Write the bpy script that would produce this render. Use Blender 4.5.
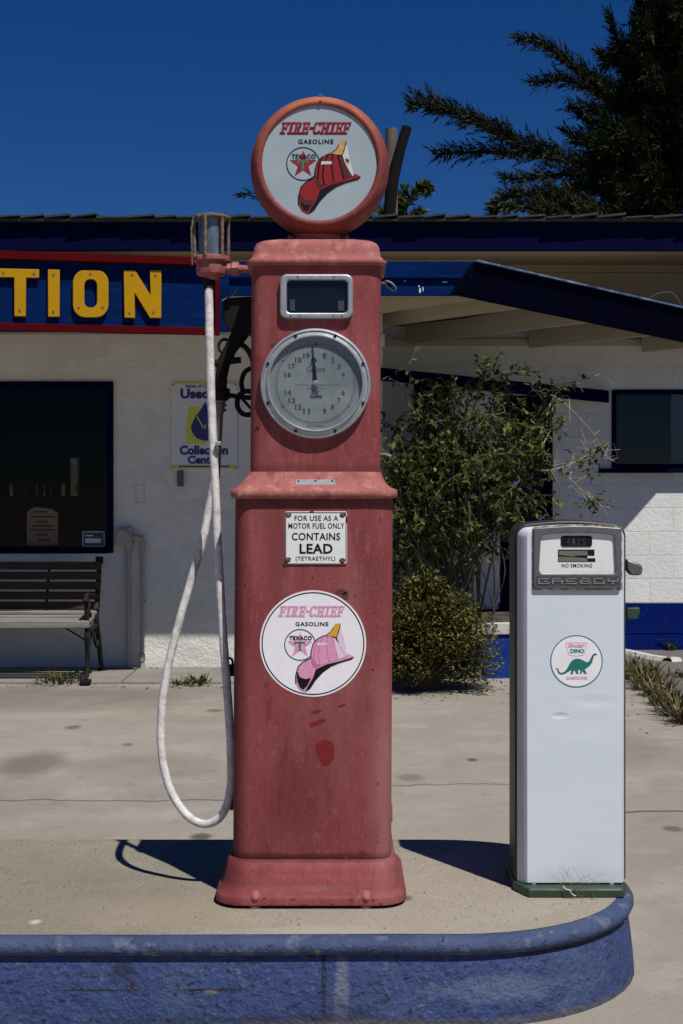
import bpy, bmesh, math, random
from mathutils import Vector, Matrix
R = math.radians
random.seed(7)
for o in list(bpy.data.objects): bpy.data.objects.remove(o)
S = bpy.context.scene
C = S.collection

# ------------------------------------------------------------------ camera, sky, sun, exposure
EYE = 1.49
F = 1412.0
HOR = 500.0
cam_d = bpy.data.cameras.new('camera'); cam = bpy.data.objects.new('camera', cam_d); C.objects.link(cam)
cam.location = (0, 0, EYE); cam.rotation_euler = (R(90), 0, 0)
cam_d.sensor_fit = 'VERTICAL'; cam_d.sensor_height = 36; cam_d.lens = F/1024*36
cam_d.shift_y = -(512-HOR)/1024
cam_d.clip_start = 0.05; cam_d.clip_end = 4000
S.camera = cam
SUN_EL, SUN_AZ = 60.0, 32.0          # sun behind the camera, to the right
W = bpy.data.worlds.new('World'); S.world = W; W.use_nodes = True
wn = W.node_tree.nodes; wl = W.node_tree.links
sky = wn.new('ShaderNodeTexSky'); sky.sky_type = 'NISHITA'; sky.sun_disc = False
sky.sun_elevation = R(SUN_EL); sky.sun_rotation = R(180-SUN_AZ)
sky.altitude = 2500; sky.air_density = 1.2; sky.dust_density = 0.0; sky.ozone_density = 10.0
hs_ = wn.new('ShaderNodeHueSaturation'); hs_.inputs['Hue'].default_value = .512; hs_.inputs['Saturation'].default_value = 1.22; hs_.inputs['Value'].default_value = .92
bg = wn['Background']; wl.new(sky.outputs[0], hs_.inputs['Color']); wl.new(hs_.outputs[0], bg.inputs[0]); bg.inputs[1].default_value = 0.05
sd = bpy.data.lights.new('sun', 'SUN'); sun = bpy.data.objects.new('sun', sd); C.objects.link(sun)
sd.energy = 4.8; sd.angle = R(0.53); sd.color = (1.0, 0.955, 0.89)
tv = Vector((-math.sin(R(SUN_AZ))*math.cos(R(SUN_EL)), math.cos(R(SUN_AZ))*math.cos(R(SUN_EL)), -math.sin(R(SUN_EL))))
sun.rotation_euler = tv.to_track_quat('-Z', 'Y').to_euler()
sun.location = -tv*30
S.view_settings.view_transform = 'Standard'; S.view_settings.look = 'None'
S.view_settings.exposure = 0.0; S.view_settings.gamma = 1; S.view_settings.use_curve_mapping = False

# ------------------------------------------------------------------ helpers
def P(px, py, d):
    return Vector(((px-341.5)/F*d, d, EYE+(HOR-py)/F*d))

class MB:
    """collects geometry in world space and links it as ONE mesh object"""
    def __init__(s): s.v = []; s.f = []; s.m = []; s.sm = []
    def add(s, vs, fs, mi=0, smooth=False):
        b = len(s.v); s.v += [tuple(v) for v in vs]
        for f in fs: s.f.append([i+b for i in f]); s.m.append(mi); s.sm.append(smooth)
    def box(s, lo, hi, mi=0, mat=None):
        x0, y0, z0 = lo; x1, y1, z1 = hi
        vs = [Vector(p) for p in ((x0,y0,z0),(x1,y0,z0),(x1,y1,z0),(x0,y1,z0),(x0,y0,z1),(x1,y0,z1),(x1,y1,z1),(x0,y1,z1))]
        if mat: vs = [mat@v for v in vs]
        s.add(vs, [(0,3,2,1),(4,5,6,7),(0,1,5,4),(1,2,6,5),(2,3,7,6),(3,0,4,7)], mi)
    def tube(s, pts, r, n=10, mi=0, caps=True, smooth=True):
        pts = [Vector(p) for p in pts]
        rs = r if isinstance(r, (list, tuple)) else [r]*len(pts)
        rings = []; prev = None
        for i, p in enumerate(pts):
            t = (pts[min(i+1, len(pts)-1)]-pts[max(i-1, 0)])
            if t.length < 1e-9: t = Vector((0,0,1))
            t.normalize()
            if prev is None:
                a = t.cross(Vector((0,0,1)))
                if a.length < 1e-3: a = t.cross(Vector((0,1,0)))
            else:
                a = prev - t*prev.dot(t)
                if a.length < 1e-6: a = t.orthogonal()
            a.normalize(); prev = a; b = t.cross(a)
            rings.append([p+(a*math.cos(2*math.pi*k/n)+b*math.sin(2*math.pi*k/n))*rs[i] for k in range(n)])
        s.loft(rings, mi, caps, smooth)
    def loft(s, rings, mi=0, caps=True, smooth=True):
        n = len(rings[0]); vs = [v for r in rings for v in r]; fs = []
        for i in range(len(rings)-1):
            for k in range(n):
                fs.append((i*n+k, i*n+(k+1) % n, (i+1)*n+(k+1) % n, (i+1)*n+k))
        s.add(vs, fs, mi, smooth)
        if caps:
            b = len(s.v)-len(vs)
            s.f.append([b+k for k in range(n)][::-1]); s.m.append(mi); s.sm.append(False)
            s.f.append([b+(len(rings)-1)*n+k for k in range(n)]); s.m.append(mi); s.sm.append(False)
    def lathe(s, prof, c, axis='Y', n=48, mi=0, smooth=True):
        c = Vector(c); rings = []
        for r, h in prof:
            ring = []
            for k in range(n):
                a = 2*math.pi*k/n; ca, sa = math.cos(a)*r, math.sin(a)*r
                ring.append(c+(Vector((ca, h, sa)) if axis == 'Y' else Vector((ca, sa, h)) if axis == 'Z' else Vector((h, ca, sa))))
            rings.append(ring)
        s.loft(rings, mi, True, smooth)
    def prism(s, front, off, mi=0):
        """flat polygon (list of points) extruded by vector off"""
        front = [Vector(p) for p in front]; off = Vector(off); n = len(front)
        vs = front+[p+off for p in front]
        s.add(vs, [list(range(n))[::-1], list(range(n, 2*n))]+[(k, (k+1) % n, n+(k+1) % n, n+k) for k in range(n)], mi)
    def ngon(s, pts, mi=0):
        s.add(pts, [list(range(len(pts)))], mi)
    def ring(s, f, r0, r1, n=64, mi=0):
        """flat ring; f maps (u, v) to a point"""
        vs = [f(r0*math.cos(2*math.pi*k/n), r0*math.sin(2*math.pi*k/n)) for k in range(n)]+[f(r1*math.cos(2*math.pi*k/n), r1*math.sin(2*math.pi*k/n)) for k in range(n)]
        s.add(vs, [(k, (k+1) % n, n+(k+1) % n, n+k) for k in range(n)], mi)
    def build(s, name, mats, parent=None, bevel=0, sharp=38, seg=2, recalc=True):
        me = bpy.data.meshes.new(name)
        w = wloc(parent)
        me.from_pydata([(v[0]-w.x, v[1]-w.y, v[2]-w.z) for v in s.v], [], s.f)
        mats = mats if isinstance(mats, (list, tuple)) else [mats]
        for m in mats: me.materials.append(m)
        me.polygons.foreach_set('material_index', s.m)
        me.polygons.foreach_set('use_smooth', s.sm if not bevel else [True]*len(s.sm))
        me.update()
        if recalc:
            bm = bmesh.new(); bm.from_mesh(me); bmesh.ops.recalc_face_normals(bm, faces=bm.faces); bm.to_mesh(me); bm.free()
        if any(s.sm) or bevel: me.set_sharp_from_angle(angle=R(sharp))
        o = bpy.data.objects.new(name, me); C.objects.link(o)
        if parent: o.parent = parent
        if bevel:
            b = o.modifiers.new('bevel', 'BEVEL'); b.width = bevel; b.segments = seg; b.limit_method = 'ANGLE'; b.angle_limit = R(40)
        return o

def build_each(mb, name, m, parent=None, bevel=0, recalc=True):
    """every separate piece becomes a part of its own"""
    par = list(range(len(mb.v)))
    def find(a):
        while par[a] != a: par[a] = par[par[a]]; a = par[a]
        return a
    for f in mb.f:
        for i in f[1:]: par[find(i)] = find(f[0])
    groups = {}
    for k, f in enumerate(mb.f): groups.setdefault(find(f[0]), []).append(k)
    out = []
    for ks in groups.values():
        q = MB(); idx = {}
        for k in ks:
            for i in mb.f[k]:
                if i not in idx: idx[i] = len(q.v); q.v.append(mb.v[i])
            q.f.append([idx[i] for i in mb.f[k]]); q.m.append(mb.m[k]); q.sm.append(mb.sm[k])
        out.append(q.build(name, m, parent, bevel=bevel, recalc=recalc))
    return out
def wloc(o):
    v = Vector((0,0,0))
    while o: v += o.location; o = o.parent
    return v
def tag(o, label=None, cat=None, group=None, kind=None):
    if label: o['label'] = label
    if cat: o['category'] = cat
    if group: o['group'] = group
    if kind: o['kind'] = kind
    return o
def thing(name, label, cat, loc, group=None):
    o = bpy.data.objects.new(name, None); C.objects.link(o); o.location = loc; o.empty_display_size = .1
    return tag(o, label, cat, group)
def rrect(w, d, r, cx, cy, z, n=6):
    pts = []
    for sx, sy, a0 in ((1,-1,-90),(1,1,0),(-1,1,90),(-1,-1,180)):
        for k in range(n+1):
            a = R(a0+90*k/n); pts.append(Vector((cx+sx*(w/2-r)+r*math.cos(a), cy+sy*(d/2-r)+r*math.sin(a), z)))
    return pts
def rrect2(x0, z0, x1, z1, r, n=5):
    """2d rounded rect outline"""
    pts = []
    for cx, cz, a0 in ((x1-r,z0+r,-90),(x1-r,z1-r,0),(x0+r,z1-r,90),(x0+r,z0+r,180)):
        for k in range(n+1):
            a = R(a0+90*k/n); pts.append((cx+r*math.cos(a), cz+r*math.sin(a)))
    return pts
def spline(pts, sub=6):
    pts = [Vector(p) for p in pts]; out = []
    for i in range(len(pts)-1):
        p0 = pts[max(i-1,0)]; p1 = pts[i]; p2 = pts[i+1]; p3 = pts[min(i+2,len(pts)-1)]
        for k in range(sub):
            t = k/sub
            out.append(.5*((2*p1)+(p2-p0)*t+(2*p0-5*p1+4*p2-p3)*t*t+(3*p1-p0-3*p2+p3)*t**3))
    out.append(pts[-1]); return out
_tc = {}
def text2d(s, shear=0, bold=0.0, space=1.0):
    """lettering as 2d vertices normalised to its own bounding box"""
    key = (s, shear, bold, space)
    if key in _tc: return _tc[key]
    cu = bpy.data.curves.new('lettering', 'FONT'); cu.body = s; cu.size = 1; cu.shear = shear; cu.offset = bold
    cu.space_character = space; cu.resolution_u = 3
    ob = bpy.data.objects.new('lettering', cu); C.objects.link(ob)
    dg = bpy.context.evaluated_depsgraph_get(); dg.update()
    ev = ob.evaluated_get(dg); me = ev.to_mesh()
    vs = [(v.co.x, v.co.y) for v in me.vertices]; fs = [list(p.vertices) for p in me.polygons]
    ev.to_mesh_clear(); bpy.data.objects.remove(ob); bpy.data.curves.remove(cu)
    x0 = min(v[0] for v in vs); x1 = max(v[0] for v in vs); y0 = min(v[1] for v in vs); y1 = max(v[1] for v in vs)
    vs = [((x-x0)/(x1-x0), (y-y0)/(y1-y0)) for x, y in vs]
    _tc[key] = (vs, fs); return _tc[key]
def text(mb, s, f, x0, y0, x1, y1, mi=0, shear=0, bold=0.0, space=1.0):
    """fit lettering into the box; f maps (x, y) to a point"""
    vs, fs = text2d(s, shear, bold, space)
    mb.add([f(x0+u*(x1-x0), y0+v*(y1-y0)) for u, v in vs], fs, mi)

# ------------------------------------------------------------------ materials
def nd(t, typ, **kw):
    n = t.nodes.new(typ)
    for k, v in kw.items():
        if k.startswith('i'): n.inputs[int(k[1:])].default_value = v
        else: setattr(n, k, v)
    return n
def rgb(c): return (c[0], c[1], c[2], 1)
def mask_noise(t, co, scale, lo, hi, detail=6, rough=.6, stretch=None, dist=0):
    src = co
    if stretch:
        mp = nd(t, 'ShaderNodeMapping'); mp.inputs['Scale'].default_value = stretch; t.links.new(co, mp.inputs['Vector']); src = mp.outputs[0]
    n = nd(t, 'ShaderNodeTexNoise'); n.inputs['Scale'].default_value = scale; n.inputs['Detail'].default_value = detail
    n.inputs['Roughness'].default_value = rough; n.inputs['Distortion'].default_value = dist
    t.links.new(src, n.inputs['Vector'])
    m = nd(t, 'ShaderNodeMapRange'); m.inputs[1].default_value = lo; m.inputs[2].default_value = hi; m.clamp = True
    t.links.new(n.outputs['Fac'], m.inputs[0]); return m.outputs[0]
def mask_spot(t, co, c, r, soft=.5, wob=.5, wscale=6):
    s = nd(t, 'ShaderNodeVectorMath', operation='SUBTRACT'); t.links.new(co, s.inputs[0]); s.inputs[1].default_value = c
    d = nd(t, 'ShaderNodeVectorMath', operation='DIVIDE'); t.links.new(s.outputs[0], d.inputs[0]); d.inputs[1].default_value = r
    l = nd(t, 'ShaderNodeVectorMath', operation='LENGTH'); t.links.new(d.outputs[0], l.inputs[0])
    n = nd(t, 'ShaderNodeTexNoise'); n.inputs['Scale'].default_value = wscale; n.inputs['Detail'].default_value = 5; t.links.new(co, n.inputs['Vector'])
    a = nd(t, 'ShaderNodeMath', operation='MULTIPLY_ADD'); t.links.new(n.outputs['Fac'], a.inputs[0]); a.inputs[1].default_value = wob; t.links.new(l.outputs['Value'], a.inputs[2])
    m = nd(t, 'ShaderNodeMapRange'); m.inputs[1].default_value = 1+wob*.5-soft*.5; m.inputs[2].default_value = 1+wob*.5+soft*.5; m.inputs[3].default_value = 1; m.inputs[4].default_value = 0
    t.links.new(a.outputs[0], m.inputs[0]); return m.outputs[0]
def mul(t, a, k):
    m = nd(t, 'ShaderNodeMath', operation='MULTIPLY'); t.links.new(a, m.inputs[0])
    if isinstance(k, (int, float)): m.inputs[1].default_value = k
    else: t.links.new(k, m.inputs[1])
    return m.outputs[0]
def mix(t, fac, a, b):
    m = nd(t, 'ShaderNodeMix', data_type='RGBA')
    if isinstance(fac, (int, float)): m.inputs[0].default_value = fac
    else: t.links.new(fac, m.inputs[0])
    for i, c in ((6, a), (7, b)):
        if isinstance(c, tuple): m.inputs[i].default_value = rgb(c)
        else: t.links.new(c, m.inputs[i])
    return m.outputs[2]
def mat(name, col, rough=.6, metal=0.0, layers=(), bumps=(), spec=.5, extra=None, coat=0.0, rvar=None):
    """layers: (colour, amount, noise scale, lo, hi, stretch); bumps: (strength, distance, scale, stretch)"""
    m = bpy.data.materials.new(name); m.use_nodes = True; t = m.node_tree
    b = t.nodes['Principled BSDF']; b.inputs['Roughness'].default_value = rough; b.inputs['Metallic'].default_value = metal
    b.inputs['Specular IOR Level'].default_value = spec; b.inputs['Coat Weight'].default_value = coat; b.inputs['Coat Roughness'].default_value = .15
    tc = nd(t, 'ShaderNodeNewGeometry'); co = tc.outputs['Position']
    c = col
    if not layers and not extra: b.inputs['Base Color'].default_value = rgb(col)
    for L in layers:
        k = mask_noise(t, co, L[2], L[3], L[4], stretch=L[5] if len(L) > 5 else None)
        c = mix(t, mul(t, k, L[1]), c, L[0])
    if extra: c = extra(t, co, c, b)
    if not isinstance(c, tuple): t.links.new(c, b.inputs['Base Color'])
    if rvar:
        k = mask_noise(t, co, rvar[0], .3, .7); mr = nd(t, 'ShaderNodeMapRange'); t.links.new(k, mr.inputs[0]); mr.inputs[3].default_value = rvar[1]; mr.inputs[4].default_value = rvar[2]
        t.links.new(mr.outputs[0], b.inputs['Roughness'])
    prev = None
    for B in bumps:
        k = mask_noise(t, co, B[2], .2, .8, detail=8, stretch=B[3] if len(B) > 3 else None)
        bp = nd(t, 'ShaderNodeBump'); bp.inputs['Strength'].default_value = B[0]; bp.inputs['Distance'].default_value = B[1]
        t.links.new(k, bp.inputs['Height'])
        if prev: t.links.new(prev, bp.inputs['Normal'])
        prev = bp.outputs[0]
    if prev: t.links.new(prev, b.inputs['Normal'])
    m['bump'] = 1 if prev else 0
    return m
def foliage(name, c1, c2, c3, trans=.25, rough=.55):
    m = bpy.data.materials.new(name); m.use_nodes = True; t = m.node_tree; b = t.nodes['Principled BSDF']
    g = nd(t, 'ShaderNodeNewGeometry'); r = nd(t, 'ShaderNodeValToRGB')
    r.color_ramp.elements[0].color = rgb(c1); r.color_ramp.elements[1].color = rgb(c3); e = r.color_ramp.elements.new(.6); e.color = rgb(c2)
    t.links.new(g.outputs['Random Per Island'], r.inputs[0]); t.links.new(r.outputs[0], b.inputs['Base Color'])
    b.inputs['Roughness'].default_value = rough; b.inputs['Specular IOR Level'].default_value = .12
    tr = nd(t, 'ShaderNodeBsdfTranslucent'); t.links.new(r.outputs[0], tr.inputs[0])
    mx = nd(t, 'ShaderNodeMixShader'); mx.inputs[0].default_value = trans
    t.links.new(b.outputs[0], mx.inputs[1]); t.links.new(tr.outputs[0], mx.inputs[2])
    t.links.new(mx.outputs[0], t.nodes['Material Output'].inputs[0]); return m
def glass(name, tint, refl=1.0, rough=.02):
    m = bpy.data.materials.new(name); m.use_nodes = True; t = m.node_tree
    t.nodes.remove(t.nodes['Principled BSDF'])
    tr = nd(t, 'ShaderNodeBsdfTransparent'); tr.inputs[0].default_value = rgb(tint)
    gl = nd(t, 'ShaderNodeBsdfGlossy'); gl.inputs['Roughness'].default_value = rough; gl.inputs[0].default_value = (.9,.9,.9,1)
    fr = nd(t, 'ShaderNodeLayerWeight'); pw = nd(t, 'ShaderNodeMath', operation='POWER'); t.links.new(fr.outputs['Facing'], pw.inputs[0]); pw.inputs[1].default_value = 5
    sc = nd(t, 'ShaderNodeMath', operation='MULTIPLY_ADD'); t.links.new(pw.outputs[0], sc.inputs[0]); sc.inputs[1].default_value = .95*refl; sc.inputs[2].default_value = .045*refl
    mx = nd(t, 'ShaderNodeMixShader'); t.links.new(sc.outputs[0], mx.inputs[0])
    t.links.new(tr.outputs[0], mx.inputs[1]); t.links.new(gl.outputs[0], mx.inputs[2])
    t.links.new(mx.outputs[0], t.nodes['Material Output'].inputs[0]); return m

def lot_extra(t, co, c, b):
    # cracks: wandering lines across the slab, and old oil stains
    sep = nd(t, 'ShaderNodeSeparateXYZ'); t.links.new(co, sep.inputs[0])
    def crack(y0, amp, sc, w, seedv, x0=None, x1=None):
        cmb = nd(t, 'ShaderNodeCombineXYZ'); t.links.new(sep.outputs[0], cmb.inputs[0]); cmb.inputs[1].default_value = seedv
        n = nd(t, 'ShaderNodeTexNoise'); n.inputs['Scale'].default_value = sc; n.inputs['Detail'].default_value = 8; n.inputs['Roughness'].default_value = .65; t.links.new(cmb.outputs[0], n.inputs['Vector'])
        a = nd(t, 'ShaderNodeMath', operation='MULTIPLY_ADD'); t.links.new(n.outputs['Fac'], a.inputs[0]); a.inputs[1].default_value = amp; a.inputs[2].default_value = y0-amp*.5
        d = nd(t, 'ShaderNodeMath', operation='SUBTRACT'); t.links.new(sep.outputs[1], d.inputs[0]); t.links.new(a.outputs[0], d.inputs[1])
        ab = nd(t, 'ShaderNodeMath', operation='ABSOLUTE'); t.links.new(d.outputs[0], ab.inputs[0])
        m = nd(t, 'ShaderNodeMapRange'); m.inputs[1].default_value = w*.4; m.inputs[2].default_value = w; m.inputs[3].default_value = 1; m.inputs[4].default_value = 0
        t.links.new(ab.outputs[0], m.inputs[0]); r = m.outputs[0]
        for xv, sgn in ((x0, 1), (x1, -1)):
            if xv is not None:
                q = nd(t, 'ShaderNodeMath', operation='GREATER_THAN' if sgn > 0 else 'LESS_THAN'); t.links.new(sep.outputs[0], q.inputs[0]); q.inputs[1].default_value = xv
                r = mul(t, r, q.outputs[0])
        return r
    c = mix(t, mul(t, crack(6.98, .5, .9, .02, 3.1, None, -.35), .7), c, (.055,.05,.043))
    c = mix(t, mul(t, crack(7.35, .9, .7, .02, 9.4, .25, .95), .6), c, (.055,.05,.043))
    c = mix(t, mul(t, crack(6.75, .3, .8, .022, 5.7, 1.2, None), .8), c, (.04,.036,.03))
    c = mix(t, mul(t, crack(9.3, 1.6, .55, .016, 12.3, -1.5, .1), .35), c, (.07,.062,.052))
    c = mix(t, mul(t, crack(6.1, 1.1, .8, .014, 17.9, -2.2, -1.2), .35), c, (.07,.062,.052))
    for ctr, rad, k, col in (((-1.75,7.95,0),(.17,.38,9),.55,(.075,.07,.06)), ((-1.1,7.9,0),(.36,.35,9),.25,(.09,.08,.068)),
                        ((.37,7.58,0),(.07,.10,9),.5,(.08,.072,.06)), ((-1.76,9.25,0),(.05,.08,9),.9,(.025,.022,.02)),
                        ((-.62,6.25,0),(.045,.06,9),.8,(.04,.036,.03)), ((-2.6,10.6,0),(1.2,.7,9),.4,(.085,.08,.07)),
                        ((-1.0,10.9,0),(1.6,.35,9),.3,(.1,.095,.08)), ((.4,10.3,0),(.9,.6,9),.3,(.3,.28,.25)), ((.75,8.1,0),(.03,.05,9),.8,(.05,.045,.04)), ((-.3,9.1,0),(.05,.09,9),.7,(.06,.055,.05)), ((1.5,6.4,0),(.04,.05,9),.7,(.06,.055,.05)), ((-1.3,8.6,0),(.03,.05,9),.8,(.05,.045,.04)), ((-.9,10.0,0),(.06,.08,9),.6,(.06,.055,.05)), ((1.6,8.6,0),(.35,.6,9),.35,(.13,.115,.095)), ((-2.2,6.9,0),(.4,.5,9),.3,(.15,.135,.11)),
                        ((-1.9,9.0,0),(1.6,.5,9),.3,(.28,.26,.225))):
        c = mix(t, mul(t, mask_spot(t, co, ctr, rad, .7, .7, 3.5), k), c, col)
    return c
M = {}
M['lot'] = mat('lot_concrete', (.275,.245,.208), .9, layers=[((.215,.19,.155), .8, .9, .40, .66, (1,.6,1)), ((.335,.305,.265), .8, 2.3, .48, .70), ((.17,.15,.125), .6, 6, .56, .74),
          ((.15,.13,.11), .7, 60, .56, .70), ((.42,.39,.35), .5, 85, .58, .72), ((.12,.105,.085), .8, 24, .68, .74)], bumps=[(.25,.004,90), (.12,.01,8)], extra=lot_extra)
def isl_extra(t, co, c, b):
    for ctr, rad, k, col in (((.25,4.35,.25),(.75,.55,9),.45,(.34,.305,.255)), ((-1.05,4.4,.25),(.75,.8,9),.5,(.165,.147,.118)), ((-.06,4.05,.25),(.18,.06,9),.6,(.36,.33,.28)), ((-.55,4.25,.25),(.3,.12,9),.4,(.30,.24,.16)), ((-.33,4.62,.25),(.10,.35,9),.5,(.25,.19,.12)), ((.2,4.4,.25),(.02,.03,9),.8,(.06,.05,.045)), ((-.9,4.15,.25),(.015,.02,9),.9,(.5,.47,.42))):
        c = mix(t, mul(t, mask_spot(t, co, ctr, rad, 1.1, .8, 5), k), c, col)
    return c
M['isl_top'] = mat('island_concrete', (.27,.235,.185), .92, layers=[((.20,.172,.132), .8, 2.2, .42, .64), ((.35,.305,.24), .6, 5, .52, .75), ((.06,.052,.042), .85, 95, .53, .66), ((.46,.42,.36), .7, 120, .56, .68), ((.42,.39,.35), .5, 1.7, .62, .72),
          ((.11,.095,.075), .5, 13, .6, .75)], bumps=[(.5,.004,130), (.2,.008,14)], extra=isl_extra)
M['walk'] = mat('walk_concrete', (.23,.215,.185), .9, layers=[((.15,.14,.12), .8, 2.2, .4, .7), ((.10,.09,.08), .5, 30, .55, .75)], bumps=[(.3,.004,60)])
M['asphalt'] = mat('old_asphalt', (.12,.114,.105), .95, layers=[((.075,.07,.066), .8, 3, .4, .7), ((.22,.205,.185), .6, 90, .52, .7)], bumps=[(.6,.008,60)])
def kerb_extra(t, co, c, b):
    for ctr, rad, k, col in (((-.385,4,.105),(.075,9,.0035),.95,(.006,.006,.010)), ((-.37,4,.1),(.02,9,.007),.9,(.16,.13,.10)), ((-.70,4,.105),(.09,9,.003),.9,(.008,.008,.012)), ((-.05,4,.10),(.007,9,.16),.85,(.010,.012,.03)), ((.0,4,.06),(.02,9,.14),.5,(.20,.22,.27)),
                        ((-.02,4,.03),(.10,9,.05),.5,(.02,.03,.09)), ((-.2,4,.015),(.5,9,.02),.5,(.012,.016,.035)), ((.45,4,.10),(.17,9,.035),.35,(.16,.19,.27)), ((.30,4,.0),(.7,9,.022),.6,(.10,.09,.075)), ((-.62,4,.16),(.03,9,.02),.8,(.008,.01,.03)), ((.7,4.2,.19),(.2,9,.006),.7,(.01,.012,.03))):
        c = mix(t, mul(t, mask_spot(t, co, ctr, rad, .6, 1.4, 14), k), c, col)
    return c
M['kerb'] = mat('blue_kerb_paint', (0.027,0.052,0.165), .75, layers=[((0.016,0.032,0.11), .7, 2.2, .42, .64), ((0.058,0.092,0.195), .65, 3.5, .50, .70, (1,1,.6)), ((0.00608,0.00888,0.0198), .9, 6, .63, .69, (1,1,1.8)), ((0.152,0.1406,0.1122), .8, 13, .70, .73), ((0.1824,0.185,0.1914), .6, 22, .64, .72), ((0.00456,0.00592,0.0132), .9, 42, .57, .66, (1,1,1.5)), ((0.152,0.1628,0.198), .5, 60, .58, .7)],
          bumps=[(.7,.016,14), (.7,.008,60)], extra=kerb_extra)
M['kerb_lip'] = mat('worn_kerb_paint', (0.0418,0.06808,0.1551), .75, layers=[((0.0228,0.037,0.099), .75, 6, .42, .6), ((0.1216,0.148,0.2178), .75, 12, .55, .66), ((0.2432,0.2035,0.1254), .95, 11, .655, .68, (1,1,2)), ((0.0114,0.01258,0.0198), .85, 40, .61, .68)], bumps=[(.7,.010,40), (.5,.005,110)])
RED = [((.150,.030,.031), .75, 2.6, .42, .66, (3,3,.8)), ((.275,.085,.088), .6, 4, .48, .68, (3,3,.7)), ((.115,.022,.022), .7, 15, .56, .72, (2.2,2,.35)), ((.33,.15,.148), .45, 34, .57, .74, (2,2,.6)), ((.12,.022,.022), .5, 4, .58, .66),
       ((.30,.10,.10), .4, 120, .5, .7), ((.06,.022,.014), .8, 75, .72, .77)]
def red_extra(t, co, c, b):
    # chalking high on the body, seam grime and rust, shade painted down left edge
    for ctr, rad, k, col in (((-.09,4.36,1.49),(.6,9,.022),.45,(.085,.022,.018)), ((-.09,4.36,.388),(.6,9,.010),.75,(.05,.016,.012)), ((-.09,4.36,.30),(.6,9,.022),.35,(.10,.03,.024)),
                        ((-.09,4.40,1.585),(.6,9,.015),.45,(.085,.025,.02)), ((-.33,4.4,.9),(.035,9,1.2),.55,(.11,.02,.02)), ((.14,4.4,.62),(.05,9,.3),.5,(.33,.15,.145)), ((-.16,4.4,.56),(.06,9,.11),.45,(.115,.02,.02)),
                        ((-.02,4.4,.95),(.12,9,.30),.25,(.26,.10,.10)), ((-.2,4.4,1.33),(.03,9,.12),.5,(.12,.022,.022))):
        c = mix(t, mul(t, mask_spot(t, co, ctr, rad, 1.1, 1.0, 16), k), c, col)
    return c
M['red'] = mat('faded_red_paint', (.235,.052,.055), .66, layers=RED, bumps=[(.15,.003,60), (.1,.004,9)], rvar=(9,.55,.8), spec=.2, extra=red_extra)
M['red_cap'] = mat('chalky_red_paint', (.31,.095,.088), .75, layers=RED[1:]+[((.50,.26,.20), .6, 30, .5, .72), ((.12,.035,.02), .7, 50, .66, .74)], bumps=[(.25,.003,60)], spec=.3)
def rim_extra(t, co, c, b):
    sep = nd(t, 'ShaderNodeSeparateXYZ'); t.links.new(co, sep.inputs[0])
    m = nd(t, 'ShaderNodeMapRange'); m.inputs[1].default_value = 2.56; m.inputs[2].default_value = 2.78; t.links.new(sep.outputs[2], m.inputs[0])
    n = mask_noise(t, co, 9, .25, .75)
    return mix(t, mul(t, mul(t, m.outputs[0], n), 1.0), c, (.50,.155,.06))  # mixes in orange towards the top of the rim
M['rim'] = mat('orange_top_rim_paint', (.18,.034,.032), .65, layers=[((.30,.085,.07), .6, 6, .45, .7), ((.12,.02,.017), .7, 14, .52, .70), ((.36,.13,.10), .5, 60, .55, .7)], bumps=[(.3,.003,45)], extra=rim_extra, spec=.35)
M['lens'] = mat('milk_glass', (.37,.435,.465), .12, layers=[((.29,.355,.39), .8, 4, .38, .68)], coat=.3)
M['decal_white'] = mat('sticker_vinyl', (.80,.79,.82), .35, layers=[((.70,.69,.72), .6, 14, .45, .7)])
M['black'] = mat('black_ink', (.009,.009,.010), .6, spec=.12)
M['ink_red'] = mat('red_ink', (.24,.010,.013), .4, layers=[((.33,.012,.016), .5, 40, .4, .7)])
M['ink_dred'] = mat('deep_red_ink', (.075,.006,.007), .5)
M['ink_gold'] = mat('gold_ink', (.55,.33,.10), .5, layers=[((.35,.19,.05), .7, 70, .45, .6)])
M['ink_green'] = mat('green_ink', (.02,.19,.09), .5)
M['ink_pink'] = mat('faded_pink_ink', (.62,.22,.40), .5, layers=[((.75,.50,.62), .6, 260, .45, .6)])
M['ink_dpink'] = mat('faded_magenta_ink', (.45,.11,.25), .5, layers=[((.62,.3,.45), .6, 200, .45, .65)])
M['ink_lpink'] = mat('pale_pink_ink', (.72,.55,.68), .5)
M['ink_yellow'] = mat('mustard_ink', (.62,.34,.03), .5)
M['ink_teal'] = mat('teal_ink', (.004,.15,.125), .5, layers=[((.01,.2,.17), .5, 60, .4, .7)])
M['ink_rose'] = mat('rose_ink', (.62,.20,.30), .5)
M['ink_grey'] = mat('grey_ink', (.10,.105,.115), .5)
M['alu'] = mat('weathered_aluminium', (.40,.42,.44), .48, .7, layers=[((.30,.31,.33), .6, 14, .45, .7), ((.62,.63,.64), .5, 60, .5, .7)], bumps=[(.1,.002,80)])
M['steel'] = mat('pitted_chrome', (.17,.175,.18), .45, .6, layers=[((.09,.09,.095), .6, 20, .45, .7), ((.22,.11,.05), .6, 35, .62, .74)], bumps=[(.15,.002,70)])
M['dark_rec'] = mat('dark_recess', (.006,.0065,.008), .6, spec=.2)
def dial_extra(t, co, c, b):
    g = nd(t, 'ShaderNodeTexGradient')
    return c
M['dial'] = mat('oxidised_dial', (.26,.285,.29), .5, .0, layers=[((.16,.185,.19), .8, 9, .40, .7), ((.33,.36,.355), .7, 13, .5, .75), ((.12,.135,.14), .5, 70, .55, .72, (3,1,.3))])
M['dial_ink'] = mat('worn_dial_ink', (.045,.05,.055), .6, layers=[((.12,.13,.135), .8, 60, .45, .62)])
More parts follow.
